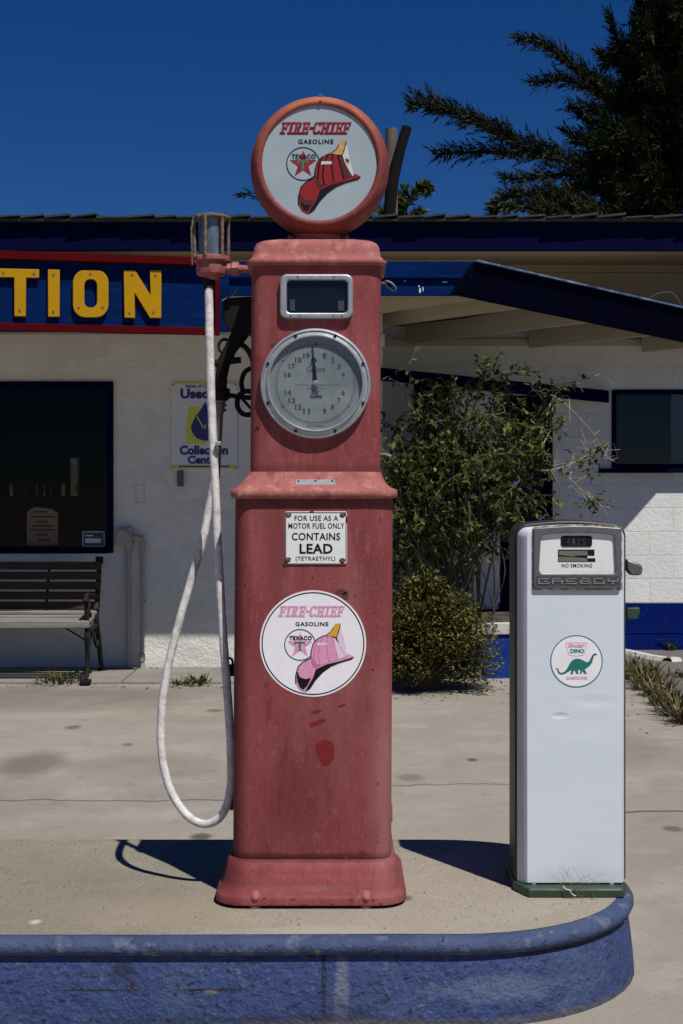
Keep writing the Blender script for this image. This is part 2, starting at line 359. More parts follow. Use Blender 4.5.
M['hose'] = mat('painted_rubber_hose', (.62,.60,.58), .8, layers=[((.34,.325,.315), .75, 26, .45, .66), ((.78,.76,.74), .7, 60, .5, .66), ((.20,.19,.19), .7, 110, .60, .70)], bumps=[(.3,.003,60), (.3,.0015,190)])
M['gauge_glass'] = glass('sooty_gauge_glass', (.62,.68,.72), 1.4, .12)
M['soot'] = mat('milky_film', (.40,.43,.45), .5, layers=[((.15,.165,.18), .85, 14, .45, .64, (1,1,.5)), ((.62,.64,.65), .8, 20, .54, .68, (1,1,.5))])
M['rust'] = mat('rusty_iron', (.12,.075,.055), .8, layers=[((.28,.23,.19), .8, 60, .48, .66), ((.07,.035,.02), .7, 40, .55, .7)], bumps=[(.4,.003,90)])
M['rust_patch'] = mat('rust_chip', (.10,.032,.014), .85, layers=[((.05,.02,.01), .8, 130, .45, .6)], bumps=[(.4,.002,150)])
M['fresh_red'] = mat('fresh_red_touch_up', (.175,.005,.007), .5, layers=[((.22,.04,.043), .5, 55, .54, .64)])
M['blk_iron'] = mat('black_iron', (.010,.0095,.009), .75, spec=.2, layers=[((.035,.03,.026), .6, 60, .5, .7)], bumps=[(.3,.002,70)])
M['grey_metal'] = mat('dull_pipe_metal', (.20,.20,.20), .5, .5, layers=[((.10,.10,.10), .7, 30, .45, .7)])
def gas_extra(t, co, c, b):
    # rust bleeding below the head, grime at the foot
    c = mix(t, mul(t, mask_spot(t, co, (.745,4.45,1.215), (.05,9,.012), .9, .6, 40), .55), c, (.50,.33,.16))
    c = mix(t, mul(t, mask_spot(t, co, (.76,4.45,1.21), (.16,9,.006), .9, .8, 60), .5), c, (.42,.30,.18))
    c = mix(t, mul(t, mask_spot(t, co, (.74,4.45,.28), (.14,9,.05), 1.0, .9, 50), .3), c, (.50,.48,.44))
    hs = None
    for ctr, rad, k in (((.690,4.45,.81),(.020,9,.007),.5), ((.800,4.45,.855),(.05,9,.014),.3), ((.775,4.45,.78),(.06,9,.03),.2)):
        q = mul(t, mask_spot(t, co, ctr, rad, 1.2, .2, 20), k)
        if hs is None: hs = q
        else:
            a = nd(t, 'ShaderNodeMath', operation='ADD'); t.links.new(hs, a.inputs[0]); t.links.new(q, a.inputs[1]); hs = a.outputs[0]
    w = mask_noise(t, co, 14, .2, .8, stretch=(.5,1,1.2))
    a = nd(t, 'ShaderNodeMath', operation='MULTIPLY_ADD'); t.links.new(w, a.inputs[0]); a.inputs[1].default_value = .12
    ng = mul(t, hs, -1.0); t.links.new(ng, a.inputs[2])
    bp = nd(t, 'ShaderNodeBump'); bp.inputs['Strength'].default_value = .6; bp.inputs['Distance'].default_value = .006; t.links.new(a.outputs[0], bp.inputs['Height'])
    t.links.new(bp.outputs[0], b.inputs['Normal'])
    return c
M['white_en'] = mat('white_pump_enamel', (.60,.66,.725), .4, layers=[((.55,.61,.67), .35, 12, .45, .7, (.3,1,1.5)), ((.66,.69,.75), .5, 4, .45, .7), ((.34,.27,.2), .6, 90, .70, .76)], extra=gas_extra)
M['white_panel'] = mat('white_dial_panel', (.74,.75,.74), .4, layers=[((.64,.65,.64), .5, 12, .5, .7)])
M['dkgreen'] = mat('dark_green_enamel', (.022,.055,.030), .5, layers=[((.012,.03,.017), .7, 12, .4, .7), ((.09,.10,.06), .6, 50, .60, .72)], bumps=[(.2,.002,50)])
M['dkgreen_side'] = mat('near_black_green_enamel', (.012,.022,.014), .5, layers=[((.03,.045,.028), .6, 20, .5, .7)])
M['stucco'] = mat('white_stucco', (.67,.66,.615), .9, layers=[((.55,.54,.495), .7, 1.6, .4, .7), ((.75,.75,.73), .6, 6, .5, .75), ((.38,.37,.34), .5, 14, .64, .78, (1,1,.6))], bumps=[(.7,.02,7), (.5,.008,40)])
M['upper'] = mat('cream_painted_board', (.24,.195,.13), .85, layers=[((.17,.14,.095), .6, 1.8, .4, .7, (.6,1,2))], bumps=[(.2,.004,30)])
M['porch'] = mat('cream_porch_boards', (.56,.50,.38), .85, layers=[((.46,.40,.29), .6, 1.8, .4, .7, (.6,1,2))], bumps=[(.2,.004,30)])
def block_extra(t, co, c, b):
    sep = nd(t, 'ShaderNodeSeparateXYZ'); t.links.new(co, sep.inputs[0]); cmb = nd(t, 'ShaderNodeCombineXYZ')
    t.links.new(sep.outputs[0], cmb.inputs[0]); t.links.new(sep.outputs[2], cmb.inputs[1])
    br = nd(t, 'ShaderNodeTexBrick'); t.links.new(cmb.outputs[0], br.inputs[0])
    br.inputs['Scale'].default_value = 1; br.inputs['Brick Width'].default_value = .47; br.inputs['Row Height'].default_value = .235
    br.inputs['Mortar Size'].default_value = .006; br.inputs['Mortar Smooth'].default_value = .5
    br.inputs['Color1'].default_value = (1,1,1,1); br.inputs['Color2'].default_value = (.93,.93,.93,1); br.inputs['Mortar'].default_value = (.86,.86,.84,1)
    m = nd(t, 'ShaderNodeMix', data_type='RGBA', blend_type='MULTIPLY'); m.inputs[0].default_value = 1
    t.links.new(c, m.inputs[6]); t.links.new(br.outputs['Color'], m.inputs[7])
    bp = nd(t, 'ShaderNodeBump'); bp.inputs['Strength'].default_value = .5; bp.inputs['Distance'].default_value = -.006; t.links.new(br.outputs['Fac'], bp.inputs['Height'])
    bp2 = nd(t, 'ShaderNodeBump'); bp2.inputs['Strength'].default_value = .4; bp2.inputs['Distance'].default_value = .01
    t.links.new(mask_noise(t, co, 25, .2, .8), bp2.inputs['Height']); t.links.new(bp.outputs[0], bp2.inputs['Normal'])
    t.links.new(bp2.outputs[0], b.inputs['Normal']); return m.outputs[2]
M['block'] = mat('white_block_wall', (.76,.76,.735), .9, layers=[((.66,.66,.63), .7, 2, .4, .7), ((.42,.40,.36), .4, 20, .64, .76)], extra=block_extra)
M['base_blue'] = mat('blue_base_paint', (.002,.012,.12), .85, spec=.05, layers=[((.002,.006,.07), .7, 3, .4, .7), ((.02,.05,.20), .5, 22, .62, .74)], bumps=[(.4,.006,40)])
M['blue'] = mat('blue_fascia_paint', (.0008,.014,.085), .8, spec=.04, layers=[((.0006,.008,.05), .7, 3, .4, .7, (.4,1,2)), ((.003,.030,.14), .6, 9, .52, .72, (.3,1,2)), ((.16,.2,.28), .6, 24, .69, .75)], bumps=[(.15,.003,40)])
M['navy'] = mat('navy_fascia_paint', (.0012,.0025,.030), .85, spec=.04, layers=[((.0014,.0025,.016), .6, 2, .4, .7)], bumps=[(.15,.003,40)])
M['trim_red'] = mat('dull_red_trim', (.07,.002,.004), .8, spec=.05, layers=[((.045,.002,.003), .6, 5, .45, .7)])
M['yellow'] = mat('yellow_letter_paint', (.42,.225,.003), .7, spec=.1, layers=[((.36,.19,.005), .5, 6, .45, .7)])
M['shingle'] = mat('grey_roof_shingle', (.045,.047,.046), .95, layers=[((.02,.021,.021), .8, 9, .4, .65), ((.11,.11,.105), .5, 120, .55, .7)], bumps=[(.6,.006,120)])
M['room'] = mat('dim_room', (.012,.011,.011), .9)
M['pane'] = glass('dark_window_glass', (.27,.27,.27), .25)
M['pane2'] = glass('tinted_window_glass', (.55,.57,.60), .6)
M['curtain'] = mat('grey_curtain', (.8,.82,.84), .9)
M['paper_tan'] = mat('tan_fence_board', (.40,.31,.20), .9, layers=[((.25,.19,.12), .7, 7, .4, .65, (3,3,.4))])
M['paper'] = mat('old_notice_paper', (.20,.15,.10), .9, layers=[((.13,.09,.06), .6, 30, .45, .7)])
M['paper_ink'] = mat('notice_ink', (.07,.02,.016), .9)
M['sign_white'] = mat('enamelled_sign_white', (.62,.63,.66), .5, layers=[((.55,.56,.58), .5, 8, .4, .7)])
M['sign_blue'] = mat('sign_blue_ink', (.012,.02,.17), .5)
M['sign_yel'] = mat('sign_yellow_ink', (.55,.56,.06), .5)
M['plate'] = mat('white_enamel_plate', (.74,.75,.74), .35, layers=[((.66,.66,.64), .5, 20, .45, .7)])
M['box_grey'] = mat('painted_electrical_box', (.36,.345,.30), .7, layers=[((.30,.29,.27), .6, 14, .45, .7)])
M['wood'] = mat('weathered_bench_wood', (.070,.043,.024), .8, spec=.2, layers=[((.028,.019,.013), .8, 8, .4, .65, (.3,4,9)), ((.10,.07,.05), .6, 14, .5, .72, (.25,4,9))], bumps=[(.5,.003,30,(.2,3,8))])
M['wood_seat'] = mat('sunlit_bench_wood', (.24,.225,.205), .8, layers=[((.12,.11,.10), .8, 10, .42, .65, (.25,5,9))], bumps=[(.5,.003,30,(.2,5,8))])  # paler copy of the bench wood, sunlight on the seat painted in
M['post_wood'] = mat('grey_post_wood', (.15,.12,.095), .9, layers=[((.07,.055,.045), .8, 14, .4, .65, (3,3,.3))], bumps=[(.6,.01,14,(4,4,.4))])
M['dark_wood'] = mat('dark_limb_bark', (.010,.009,.008), .95, spec=.1, bumps=[(.5,.01,18)])
M['bark'] = mat('shrub_bark', (.13,.10,.075), .9, layers=[((.07,.055,.04), .6, 20, .4, .7)])
M['twig'] = mat('pale_dry_twig', (.33,.29,.22), .8)
M['leaf'] = foliage('vine_leaf', (.016,.027,.007), (.068,.090,.020), (.20,.205,.055), .35)
M['leaf2'] = foliage('bush_leaf', (.026,.032,.008), (.10,.102,.024), (.25,.22,.07), .3)
M['flower'] = mat('violet_petal', (.06,.03,.26), .6)
M['cyp'] = foliage('cypress_spray', (.004,.008,.004), (.009,.016,.006), (.030,.040,.012), .12)
M['cyp2'] = foliage('browned_cypress_spray', (.010,.014,.005), (.028,.030,.009), (.06,.055,.016), .15)
M['cypbark'] = mat('cypress_bark', (.014,.011,.008), .95, spec=.1, bumps=[(.6,.02,10)])
M['weed'] = foliage('dry_weed_blade', (.05,.045,.018), (.13,.10,.05), (.28,.22,.13), .2)
M['weed_g'] = foliage('green_weed_blade', (.03,.045,.012), (.07,.09,.025), (.16,.15,.06), .2)
M['soil'] = mat('planter_soil', (.07,.05,.035), .95, bumps=[(.6,.02,30)])
M['white_line'] = mat('worn_white_kerb', (.50,.49,.46), .9, layers=[((.28,.26,.23), .7, 12, .45, .65)], bumps=[(.4,.006,40)])
M['cable'] = mat('grey_cable', (.4,.4,.4), .6)

# ------------------------------------------------------------------ ground
def sheet(name, poly, z, m):
    mb = MB(); mb.ngon([(x, y, z) for x, y in poly]); return tag(mb.build(name, m), kind='structure')
sheet('ground', [(-400,-300),(400,-300),(400,900),(-400,900)], 0.0, M['lot'])
# old asphalt strip to the right of the curved slab edge
edge = [P(598,652,0), ]
def G(px, py, z=0.0):
    d = (EYE-z)*F/(py-HOR); return ((px-341.5)/F*d, d)
edge = [G(560,664), G(600,666), G(628,680), G(645,690), G(662,703), G(683,722), G(720,760), G(800,860)]
sheet('asphalt_strip', edge+[(12,edge[-1][1]),(12,13.99),(edge[0][0],13.99)], 0.004, M['asphalt'])
# raised footpath along the wall
mb = MB(); xs = [-9.0,-6.4,-4.9,-3.35,-1.78,-.62,.55]
for i in range(len(xs)-1):
    mb.box((xs[i]+.006, 11.42+random.uniform(-.01,.01), -.05), (xs[i+1]-.006, 12.397, .022+random.uniform(0,.004)))
tag(mb.build('footpath', M['walk'], bevel=.006), kind='structure')

# ------------------------------------------------------------------ pump island
isl = thing('pump_island', 'raised concrete pump island with worn blue painted rounded kerb', 'pump island', (0,4.6,0))
def island_outline(inset, z):
    pts = [Vector((-6, 3.985+inset, z))]
    pts += [Vector((x, 3.985+inset+.008*math.sin(x*2), z)) for x in (-4,-2.5,-1.6,-1.0,-.5,-.1,.15)]
    r = .605-inset; cx, cy = .335, 4.59
    for k in range(0, 25):
        a = R(-90+180*k/24); pts.append(Vector((cx+r*math.cos(a)*1.0, cy+r*math.sin(a), z)))
    pts += [Vector((x, cy+r, z)) for x in (-1,-2.5,-6)]
    return pts
mb = MB(); prof = [(.0,-.05),(.0,.0),(.004,.05),(.012,.12),(.022,.195),(.024,.200)]
mb.loft([island_outline(i, z) for i, z in prof], caps=False); mb.build('kerb_face', M['kerb'], isl, sharp=60)
mb = MB(); prof = [(.026,.194)]
for k in range(9):
    a = R(-80+170*k/8); prof.append((.034-.036*math.cos(a)*.9, .222+.026*math.sin(a)))
prof.append((.045,.2485)); prof.append((.075,.249))
mb.loft([island_outline(i, z) for i, z in prof], caps=False)
for k, f in enumerate(mb.f):
    if sum(mb.v[i][1] for i in f)/len(f) > 4.85: mb.m[k] = 1
mb.build('kerb_lip', [M['kerb_lip'], M['isl_top']], isl, sharp=75)
mb = MB(); mb.ngon(island_outline(.05, .25)); mb.build('concrete_top', M['isl_top'], isl)

# ------------------------------------------------------------------ decals shared by the globe and the round sticker
def slab_word(mb, f, x0, y0, x1, y1, mi, shear=.22, grow=0.0):
    """FIRE-CHIEF in slanted slab letters drawn as bars on a small grid (w 6 x h 10)"""
    def bar(a, b, c, d): return [(a, b), (c, b), (c, d), (a, d)]
    sl = {'F': (6, [bar(1,0,3,10), bar(0,0,4.2,1.5), bar(0,8.5,6,10), bar(4.9,6.9,6,10), bar(3,4.4,4.6,5.8), bar(4.2,3.7,5,6.5)]),
          'I': (4.2, [bar(1.1,0,3.1,10), bar(0,0,4.2,1.5), bar(0,8.5,4.2,10)]),
          'E': (6, [bar(1,0,3,10), bar(0,0,6,1.5), bar(0,8.5,6,10), bar(4.9,6.9,6,10), bar(4.9,0,6,3.1), bar(3,4.4,4.6,5.8), bar(4.2,3.7,5,6.5)]),
          'R': (6.6, [bar(1,0,3,10), bar(0,0,3.8,1.5), bar(0,8.5,4.6,10), [(4.4,10),(5.8,9.2),(5.8,5.6),(4.4,4.7),(3,4.7),(3,6),(3.9,6.2),(3.9,8.6),(3,8.6),(3,10)], [(3,4.8),(4.6,4.8),(5.2,1.5),(6.6,1.5),(6.6,0),(4.4,0)]]),
          'C': (6, [[(6,10),(4.9,10),(4.6,9.6),(3.6,10),(1.6,10),(.2,8.4),(0,5),(.2,1.6),(1.6,0),(4.2,0),(5.6,1),(6,3),(4.8,3),(4.2,1.5),(2.6,1.5),(2.0,3),(2.0,7),(2.6,8.5),(4.0,8.5),(4.8,6.8),(6,6.8)]]),
          'H': (7.4, [bar(1,0,3,10), bar(4.6,0,6.6,10), bar(0,0,3.7,1.5), bar(0,8.5,3.7,10), bar(4.0,0,7.4,1.5), bar(4.0,8.5,7.4,10), bar(3,4.3,4.6,5.8)]),
          '-': (3, [bar(0,4.2,3,6)])}
    word = 'FIRE-CHIEF'; tot = sum(sl[c][0] for c in word)+.7*(len(word)-1); tot += 10*shear; x = 0
    for c in word:
        for k, poly in enumerate(sl[c][1]):
            pts = []
            for (a, b) in poly:
                cx = sl[c][0]/2
                a2 = a+(grow if a > cx else -grow); b2 = b+(grow if b > 5 else -grow)
                u = (x+a2+b2*shear)/tot; v = b2/10
                pts.append(f(x0+u*(x1-x0), y0+v*(y1-y0), k*.00006))
            mb.ngon(pts, mi)
        x += sl[c][0]+.7
def helmet_badge(parent, name, ctr, rad, pal, du, dv, y0):
    """flat printed badge: ctr is the disc centre, layers step towards the viewer"""
    mb = MB()
    def lay(n):
        return lambda u, v, e=0: Vector((ctr.x+(u+du)*rad, y0-n*.0004-e, ctr.z+(v+dv)*rad))
    U = lambda pts: [((x-330)/280, (335-y)/280) for x, y in pts]
    def poly(pts, n, mi, uv=False):
        f = lay(n); mb.ngon([f(u, v) for u, v in (pts if uv else U(pts))], mi)
    def stroke(pts, w, n, mi):
        f = lay(n); pts = [Vector(p) for p in U(pts)]
        for a, b in zip(pts, pts[1:]):
            t = (b-a).normalized(); nn = Vector((-t.y, t.x))*w/560
            mb.ngon([f(*(a+nn)), f(*(b+nn)), f(*(b-nn)), f(*(a-nn))], mi)
    # 0 black 1 main 2 deep 3 gold 4 white 5 green 6 pale
    ring = lay(1); mb.ring(lambda u, v: ring(-.243+u, -.025+v), .280, .297, 48, 0)
    star = []
    for k in range(10):
        r = .25 if k % 2 == 0 else .098; a = R(90+36*k); star.append((-.243+r*math.cos(a), -.035+r*math.sin(a)))
    poly(star, 1, 1, True)
    poly([(233,326),(287,326),(287,340),(282,340),(282,334),(266,334),(266,368),(272,372),(250,372),(256,368),(256,334),(240,334),(240,340),(233,340)], 2, 5)
    text(mb, 'TEXACO', lay(3), -.445, .065, -.02, .145, 0, bold=.035, space=1.08)
    slab_word(mb, lay(1), -.65, .50, .60, .70, 0, grow=.38) if pal != 'pink' else slab_word(mb, lay(1), -.635, .505, .60, .70, 6, grow=.3)
    slab_word(mb, lay(2), -.655, .508, .595, .706, 1)
    text(mb, 'GASOLINE', lay(1), -.33, .325, .29, .405, 0, bold=.03, space=1.18)
    # helmet: black backing gives the outline, then brim, dome, shade, ribs, shield and finial
    brim = [(240,545),(238,500),(250,455),(275,430),(322,408),(335,440),(400,430),(480,410),(515,390),(547,405),(535,415),(470,430),(425,448),(378,480),(338,522),(308,568),(285,588),(258,575)]
    dome = [(322,430),(322,380),(332,340),(352,315),(385,298),(420,294),(446,304),(468,338),(486,375),(505,402),(470,418),(420,432),(375,448),(345,462),(330,455)]
    cx = sum(p[0] for p in dome)/len(dome); cy = sum(p[1] for p in dome)/len(dome)
    poly([(cx+(x-cx)*1.07, cy+(y-cy)*1.07) for x, y in dome], 2, 0)
    poly(brim, 2.5, 1)
    stroke([(240,545),(240,500),(252,458),(277,432),(322,411)], 6, 3, 0)
    poly([(345,470),(400,445),(470,428),(547,405),(535,418),(470,437),(425,456),(382,487),(345,527),(316,572),(288,590),(300,565),(330,515)], 3, 0)
    poly([(247,480),(262,512),(290,522),(320,515),(302,555),(280,578),(262,568),(250,540),(245,510)], 3.5, 0 if pal == 'pink' else 2)
    if pal != 'pink': poly([(248,520),(268,545),(300,545),(285,575),(268,570),(252,548)], 4, 0)
    poly(dome, 4, 1)
    poly([(436,303),(468,338),(486,375),(505,402),(462,418),(444,360)], 4.5, 2 if pal != 'pink' else 6)
    poly([(330,400),(345,440),(372,448),(345,462),(330,455),(322,430)], 4.5, 2)
    for rb in ([(385,298),(365,340),(358,400),(366,447)], [(408,295),(402,350),(412,430)], [(432,300),(446,350),(462,418)], [(356,315),(340,350),(334,420)]):
        stroke(rb, 8 if pal != 'pink' else 3, 5, 0 if pal != 'pink' else 2)
    poly([(352,330),(404,330),(402,344),(350,346)], 5.5, 4 if pal != 'pink' else 6)
    poly([(472,240),(480,262),(492,318),(503,365),(512,396),(505,404),(486,372),(468,337),(455,300),(462,270)], 6, 4 if pal != 'pink' else 6)
    if pal != 'pink':
        poly([(477,310),(483,322),(495,322),(486,330),(490,343),(479,335),(470,340),(474,328),(466,320),(475,320)], 6.5, 2)
    else:
        stroke([(472,240),(492,318),(510,392)], 2, 6.5, 6); poly([(480,290),(486,300),(494,302),(487,308),(489,318),(480,312),(474,314),(476,306),(471,300),(478,299)], 6.5, 6)
    poly([(398,292),(425,272),(438,248),(446,230),(476,228),(474,248),(464,278),(452,300),(420,296)], 6, 3)
    stroke([(398,292),(425,272),(438,248)], 4, 6.5, 0); stroke([(474,232),(464,278),(454,303),(430,298)], 4, 6.5, 0)
    mats = [M['black'], M['ink_red'], M['ink_dred'], M['ink_gold'], mat('print_white', (.55,.56,.55), .5), M['ink_green'], M['ink_lpink']]
    if pal == 'pink': mats = [M['black'], M['ink_pink'], M['ink_dpink'], M['ink_yellow'], M['decal_white'], M['ink_teal'], M['ink_lpink']]
    return mb.build(name, mats, parent, recalc=False)

# ------------------------------------------------------------------ tall red pump
PX, PY = -.091, 4.56
pump = thing('gas_pump', 'tall faded red vintage gas pump with clock dial and round white globe on top', 'gas pump', (PX, PY, .25))
def body(name, secs, m, parent=pump, r=.05, sharp=50, caps=True):
    mb = MB(); mb.loft([rrect(w, d, min(r*k, w/2.01, d/2.01), cx, PY, z) for (z, w, d, cx, k) in secs], caps=caps); return mb.build(name, m, parent, sharp=sharp)
base = body('base', [(.252,.570,.525,-.095,1.7),(.262,.588,.566,-.094,1.75),(.280,.588,.566,-.094,1.75),(.288,.578,.556,-.094,1.7),(.294,.556,.512,-.095,1.6),(.318,.540,.490,-.094,1.5),(.35,.528,.470,-.094,1.4),(.372,.522,.455,-.093,1.3),(.380,.512,.44,-.093,1.2),(.382,.47,.38,-.093,1.0)], M['red'])
for px in (255, 366):
    mb = MB(); p = P(px, 900, 4.277); mb.lathe([(.003,-.004),(.010,.0),(.014,.007),(.016,.016),(.018,.03)], Vector((p.x,4.277-.002,.283)), 'Y', 12); mb.lathe([(.020,0),(.022,.012)], Vector((p.x,4.30,.2515)), 'Z', 10)
    mb.build('anchor_bolt', M['red_cap'], base, sharp=60)
shell = body('lower_body', [(.384,.490,.398,-.0915,1),(.39,.494,.40,-.0915,1.1),(.9,.494,.40,-.0895,1.1),(1.50,.492,.40,-.086,1.1)], M['red'])
body('waist_ledge', [(1.494,.490,.41,-.088,1),(1.497,.513,.43,-.0855,1.1),(1.502,.520,.440,-.0855,1.1),(1.516,.520,.440,-.0855,1.1),(1.523,.512,.43,-.0855,1.1),(1.530,.482,.408,-.088,1.0),(1.540,.458,.385,-.087,.95),(1.553,.440,.362,-.086,.9),(1.568,.426,.345,-.086,.85),(1.577,.420,.338,-.086,.85),(1.579,.39,.30,-.086,.8)], M['red_cap'])
head = body('upper_body', [(1.574,.409,.32,-.082,.8),(1.9,.408,.32,-.081,.8),(2.226,.406,.32,-.079,.8)], M['red'])
body('cap', [(2.222,.404,.325,-.0785,.8),(2.226,.424,.345,-.0785,.8),(2.229,.438,.359,-.0785,.8),(2.236,.438,.359,-.0785,.8),(2.240,.428,.349,-.0785,.8),(2.246,.414,.335,-.0785,.8),(2.255,.404,.325,-.0785,.8),(2.268,.398,.319,-.078,.8),(2.284,.393,.314,-.078,.85),(2.296,.382,.303,-.078,.95),(2.304,.362,.283,-.078,1.1),(2.309,.325,.25,-.078,1.2),(2.312,.25,.19,-.078,1.2),(2.313,.15,.12,-.078,1.0)], M['red_cap'])
mb = MB(); mb.lathe([(.088,2.309),(.088,2.316),(.078,2.320),(.074,2.345),(.084,2.352),(.084,2.36)], (-.0745,PY,0), 'Z', 40)
for sx in (-1, 1): mb.box((-.0745+sx*.088-.012,PY-.02,2.330), (-.0745+sx*.088+.012,PY+.02,2.338)); mb.tube([(-.0745+sx*.092,PY-.03,2.334),(-.0745+sx*.092,PY+.03,2.334)], .007, 8)
mb.build('globe_neck', M['red_cap'], pump)
# globe
GC = Vector((-.0695, PY-.03, EYE+(HOR-166.3)*4.50/F))
gl = []
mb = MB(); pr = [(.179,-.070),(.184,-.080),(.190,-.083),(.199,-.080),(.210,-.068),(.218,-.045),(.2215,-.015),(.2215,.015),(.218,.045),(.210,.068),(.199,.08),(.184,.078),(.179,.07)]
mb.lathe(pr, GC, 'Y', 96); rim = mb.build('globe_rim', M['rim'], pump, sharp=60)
mb = MB(); mb.box((GC.x-.004,GC.y-.05,GC.z+.219), (GC.x+.010,GC.y+.05,GC.z+.2235)); mb.tube([(GC.x+.003,GC.y-.084,GC.z+.190),(GC.x+.003,GC.y-.06,GC.z+.21)], .0045, 8); mb.build('rim_seam', M['rust'], rim)
for sy, nm in ((-1, 'globe_lens'), (1, 'globe_lens')):
    mb = MB(); mb.lathe([(.182,.068*sy),(.182,.0735*sy)], GC, 'Y', 72); lens = mb.build(nm, M['lens'], pump)
    if sy < 0: helmet_badge(lens, 'globe_print', GC, .1795, 'red', -.045, .010, GC.y-.0741)
# display window on the head
YF = PY-.16
def FP(px, py, y): return P(px, py, YF)+Vector((0, y, 0))
def frame_mb(outer, inner, y0, y1, f):
    """ring between two outlines with the same count, between depth y0 (back) and y1 (front)"""
    mb = MB(); n = len(outer)
    O0 = [f(*p, y0) for p in outer]; O1 = [f(*p, y1) for p in outer]; I1 = [f(*p, y1) for p in inner]; I0 = [f(*p, y0) for p in inner]
    vs = O0+O1+I1+I0
    fs = [(a*n+k, a*n+(k+1) % n, b*n+(k+1) % n, b*n+k) for a, b in ((0,1),(1,2),(2,3)) for k in range(n)]
    mb.add(vs, fs, 0, False); return mb
win = frame_mb(rrect2(280,275,353,319,7), rrect2(287,281,347.5,313.5,4), 0, -.020, FP).build('display_bezel', M['alu'], head, bevel=.005)
mb = MB(); mb.box(FP(286,314,-.001), FP(348,280,-.006)); mb.build('display_face', M['dark_rec'], win)
mb = MB(); mb.box(FP(290,311,-.0075), FP(295,300,-.009)); mb.box(FP(338,311,-.0075), FP(344,301,-.009)); build_each(mb, 'number_wheel', M['ink_grey'], win)
mb = MB(); mb.ngon([FP(x, y, -.013) for x, y in rrect2(286.5,280.5,348,314,4)]); mb.build('display_glass', glass('display_glass', (.7,.72,.75), 1.0), win)
mb = MB()
for px, py in ((298,277.5),(334,277.5),(291,316.5),(300,316.5),(333,316.5),(342,316.5)): p = FP(px, py, -.019); mb.lathe([(.0032,-.0025),(.0032,.003)], p, 'Y', 8)
build_each(mb, 'bezel_screw', M['ink_grey'], win)
# clock dial
DC = FP(315.6, 384, 0); pr_ = 55.2/F*YF
mb = MB(); mb.lathe([(pr_*.835,.002),(pr_*.835,-.027),(pr_*.85,-.0315),(pr_*.868,-.0315),(pr_*.885,-.024),(pr_*.945,-.0215),(pr_*.955,-.025),(pr_*.985,-.0235),(pr_,-.016),(pr_,.002)], DC, 'Y', 80)
bez = mb.build('dial_bezel', M['alu'], head, sharp=50)
mb = MB()
for k in range(8):
    a = R(22.5+45*k); mb.lathe([(.0050,-.0265),(.0050,-.02)], DC+Vector((math.cos(a)*pr_*.93,0,math.sin(a)*pr_*.93)), 'Y', 8)
build_each(mb, 'bezel_screw', M['dark_rec'], bez)
mb = MB(); mb.lathe([(pr_*.842,-.004),(pr_*.842,-.0145)], DC, 'Y', 64); face = mb.build('dial_face', M['dial'], bez)
mb = MB(); DF = lambda u, v, e=0: Vector((DC.x+u, DC.y-.0150-e, DC.z+v))
for k in (1,2,3,4,6,7,8,9,11,12,13,14,16,17,18,19):
    a = R(90-18*k); r = pr_*.525; cx, cy = r*math.cos(a), r*math.sin(a); h = .0088; w = h*.6*len(str(k))
    text(mb, str(k), DF, cx-w, cy-h, cx+w, cy+h, 0, bold=.04)
mb.ring(lambda u, v: DF(u, v), pr_*.705, pr_*.712, 72); mb.ring(lambda u, v: DF(u, v), pr_*.735, pr_*.739, 72)
for k in range(100):
    a = R(3.6*k); r0 = pr_*(.66 if k % 5 == 0 else .685); r1 = pr_*.705; w = .0004
    ca, sa = math.cos(a), math.sin(a); mb.ngon([DF(ca*r0-sa*w, sa*r0+ca*w), DF(ca*r1-sa*w, sa*r1+ca*w), DF(ca*r1+sa*w, sa*r1-ca*w), DF(ca*r0+sa*w, sa*r0-ca*w)])
for k in (0,):
    mb.ngon([DF(-.003,pr_*.74), DF(.003,pr_*.74), DF(.003,pr_*.70), DF(0,pr_*.68), DF(-.003,pr_*.70)])
for a in (35, 145, 215, 325):
    mb.ring(lambda u, v: DF(pr_*.73*math.cos(R(a))+u, pr_*.73*math.sin(R(a))+v), .0005, .0032, 10)
text(mb, 'Gallons', DF, -.028, .036, .030, .054, 0, shear=.25, bold=.01)
for (a, b, c, d) in ((-.062,-.0045,.075,-.0035),(-.03,-.016,.03,-.015),(-.017,-.045,.020,-.036),(-.015,-.034,.008,-.028),(-.012,-.027,.012,-.021)):
    mb.ngon([DF(a,b), DF(c,b), DF(c,d), DF(a,d)])
for k in range(26):
    x = -.03+.06*random.random(); mb.ngon([DF(x,-.130), DF(x+.0015,-.130), DF(x+.0015,-.133-.002*random.random()), DF(x,-.133)]) if abs(x) < .03 else None
mb.build('dial_markings', M['dial_ink'], face, recalc=False)
mb = MB(); hf = lambda u, v: Vector((DC.x+u, DC.y-.0195, DC.z+v))
ang = R(94.5)
def hp(l, w): return hf(math.cos(ang)*l-math.sin(ang)*w, math.sin(ang)*l+math.cos(ang)*w)
mb.prism([hp(-.006,-.006), hp(.05,-.0045), hp(.062,-.002), hp(.118,-.001), hp(.118,.001), hp(.062,.002), hp(.05,.0045), hp(-.006,.006)], (0,.002,0))
mb.ring(lambda u, v: Vector((hp(.072,0).x+u, DC.y-.0200, hp(.072,0).z+v)), .004, .0085, 20)
mb.build('dial_hand', M['black'], bez); mb = MB(); mb.lathe([(.010,-.015),(.010,-.022),(.006,-.024)], DC, 'Y', 20); mb.build('hand_hub', M['dial'], bez)
mb = MB(); mb.ngon([DC+Vector((pr_*.832*math.cos(2*math.pi*k/64), -.0262, pr_*.832*math.sin(2*math.pi*k/64))) for k in range(64)]); mb.build('dial_glass', glass('dial_glass', (.86,.88,.88), 1.0, .04), bez)
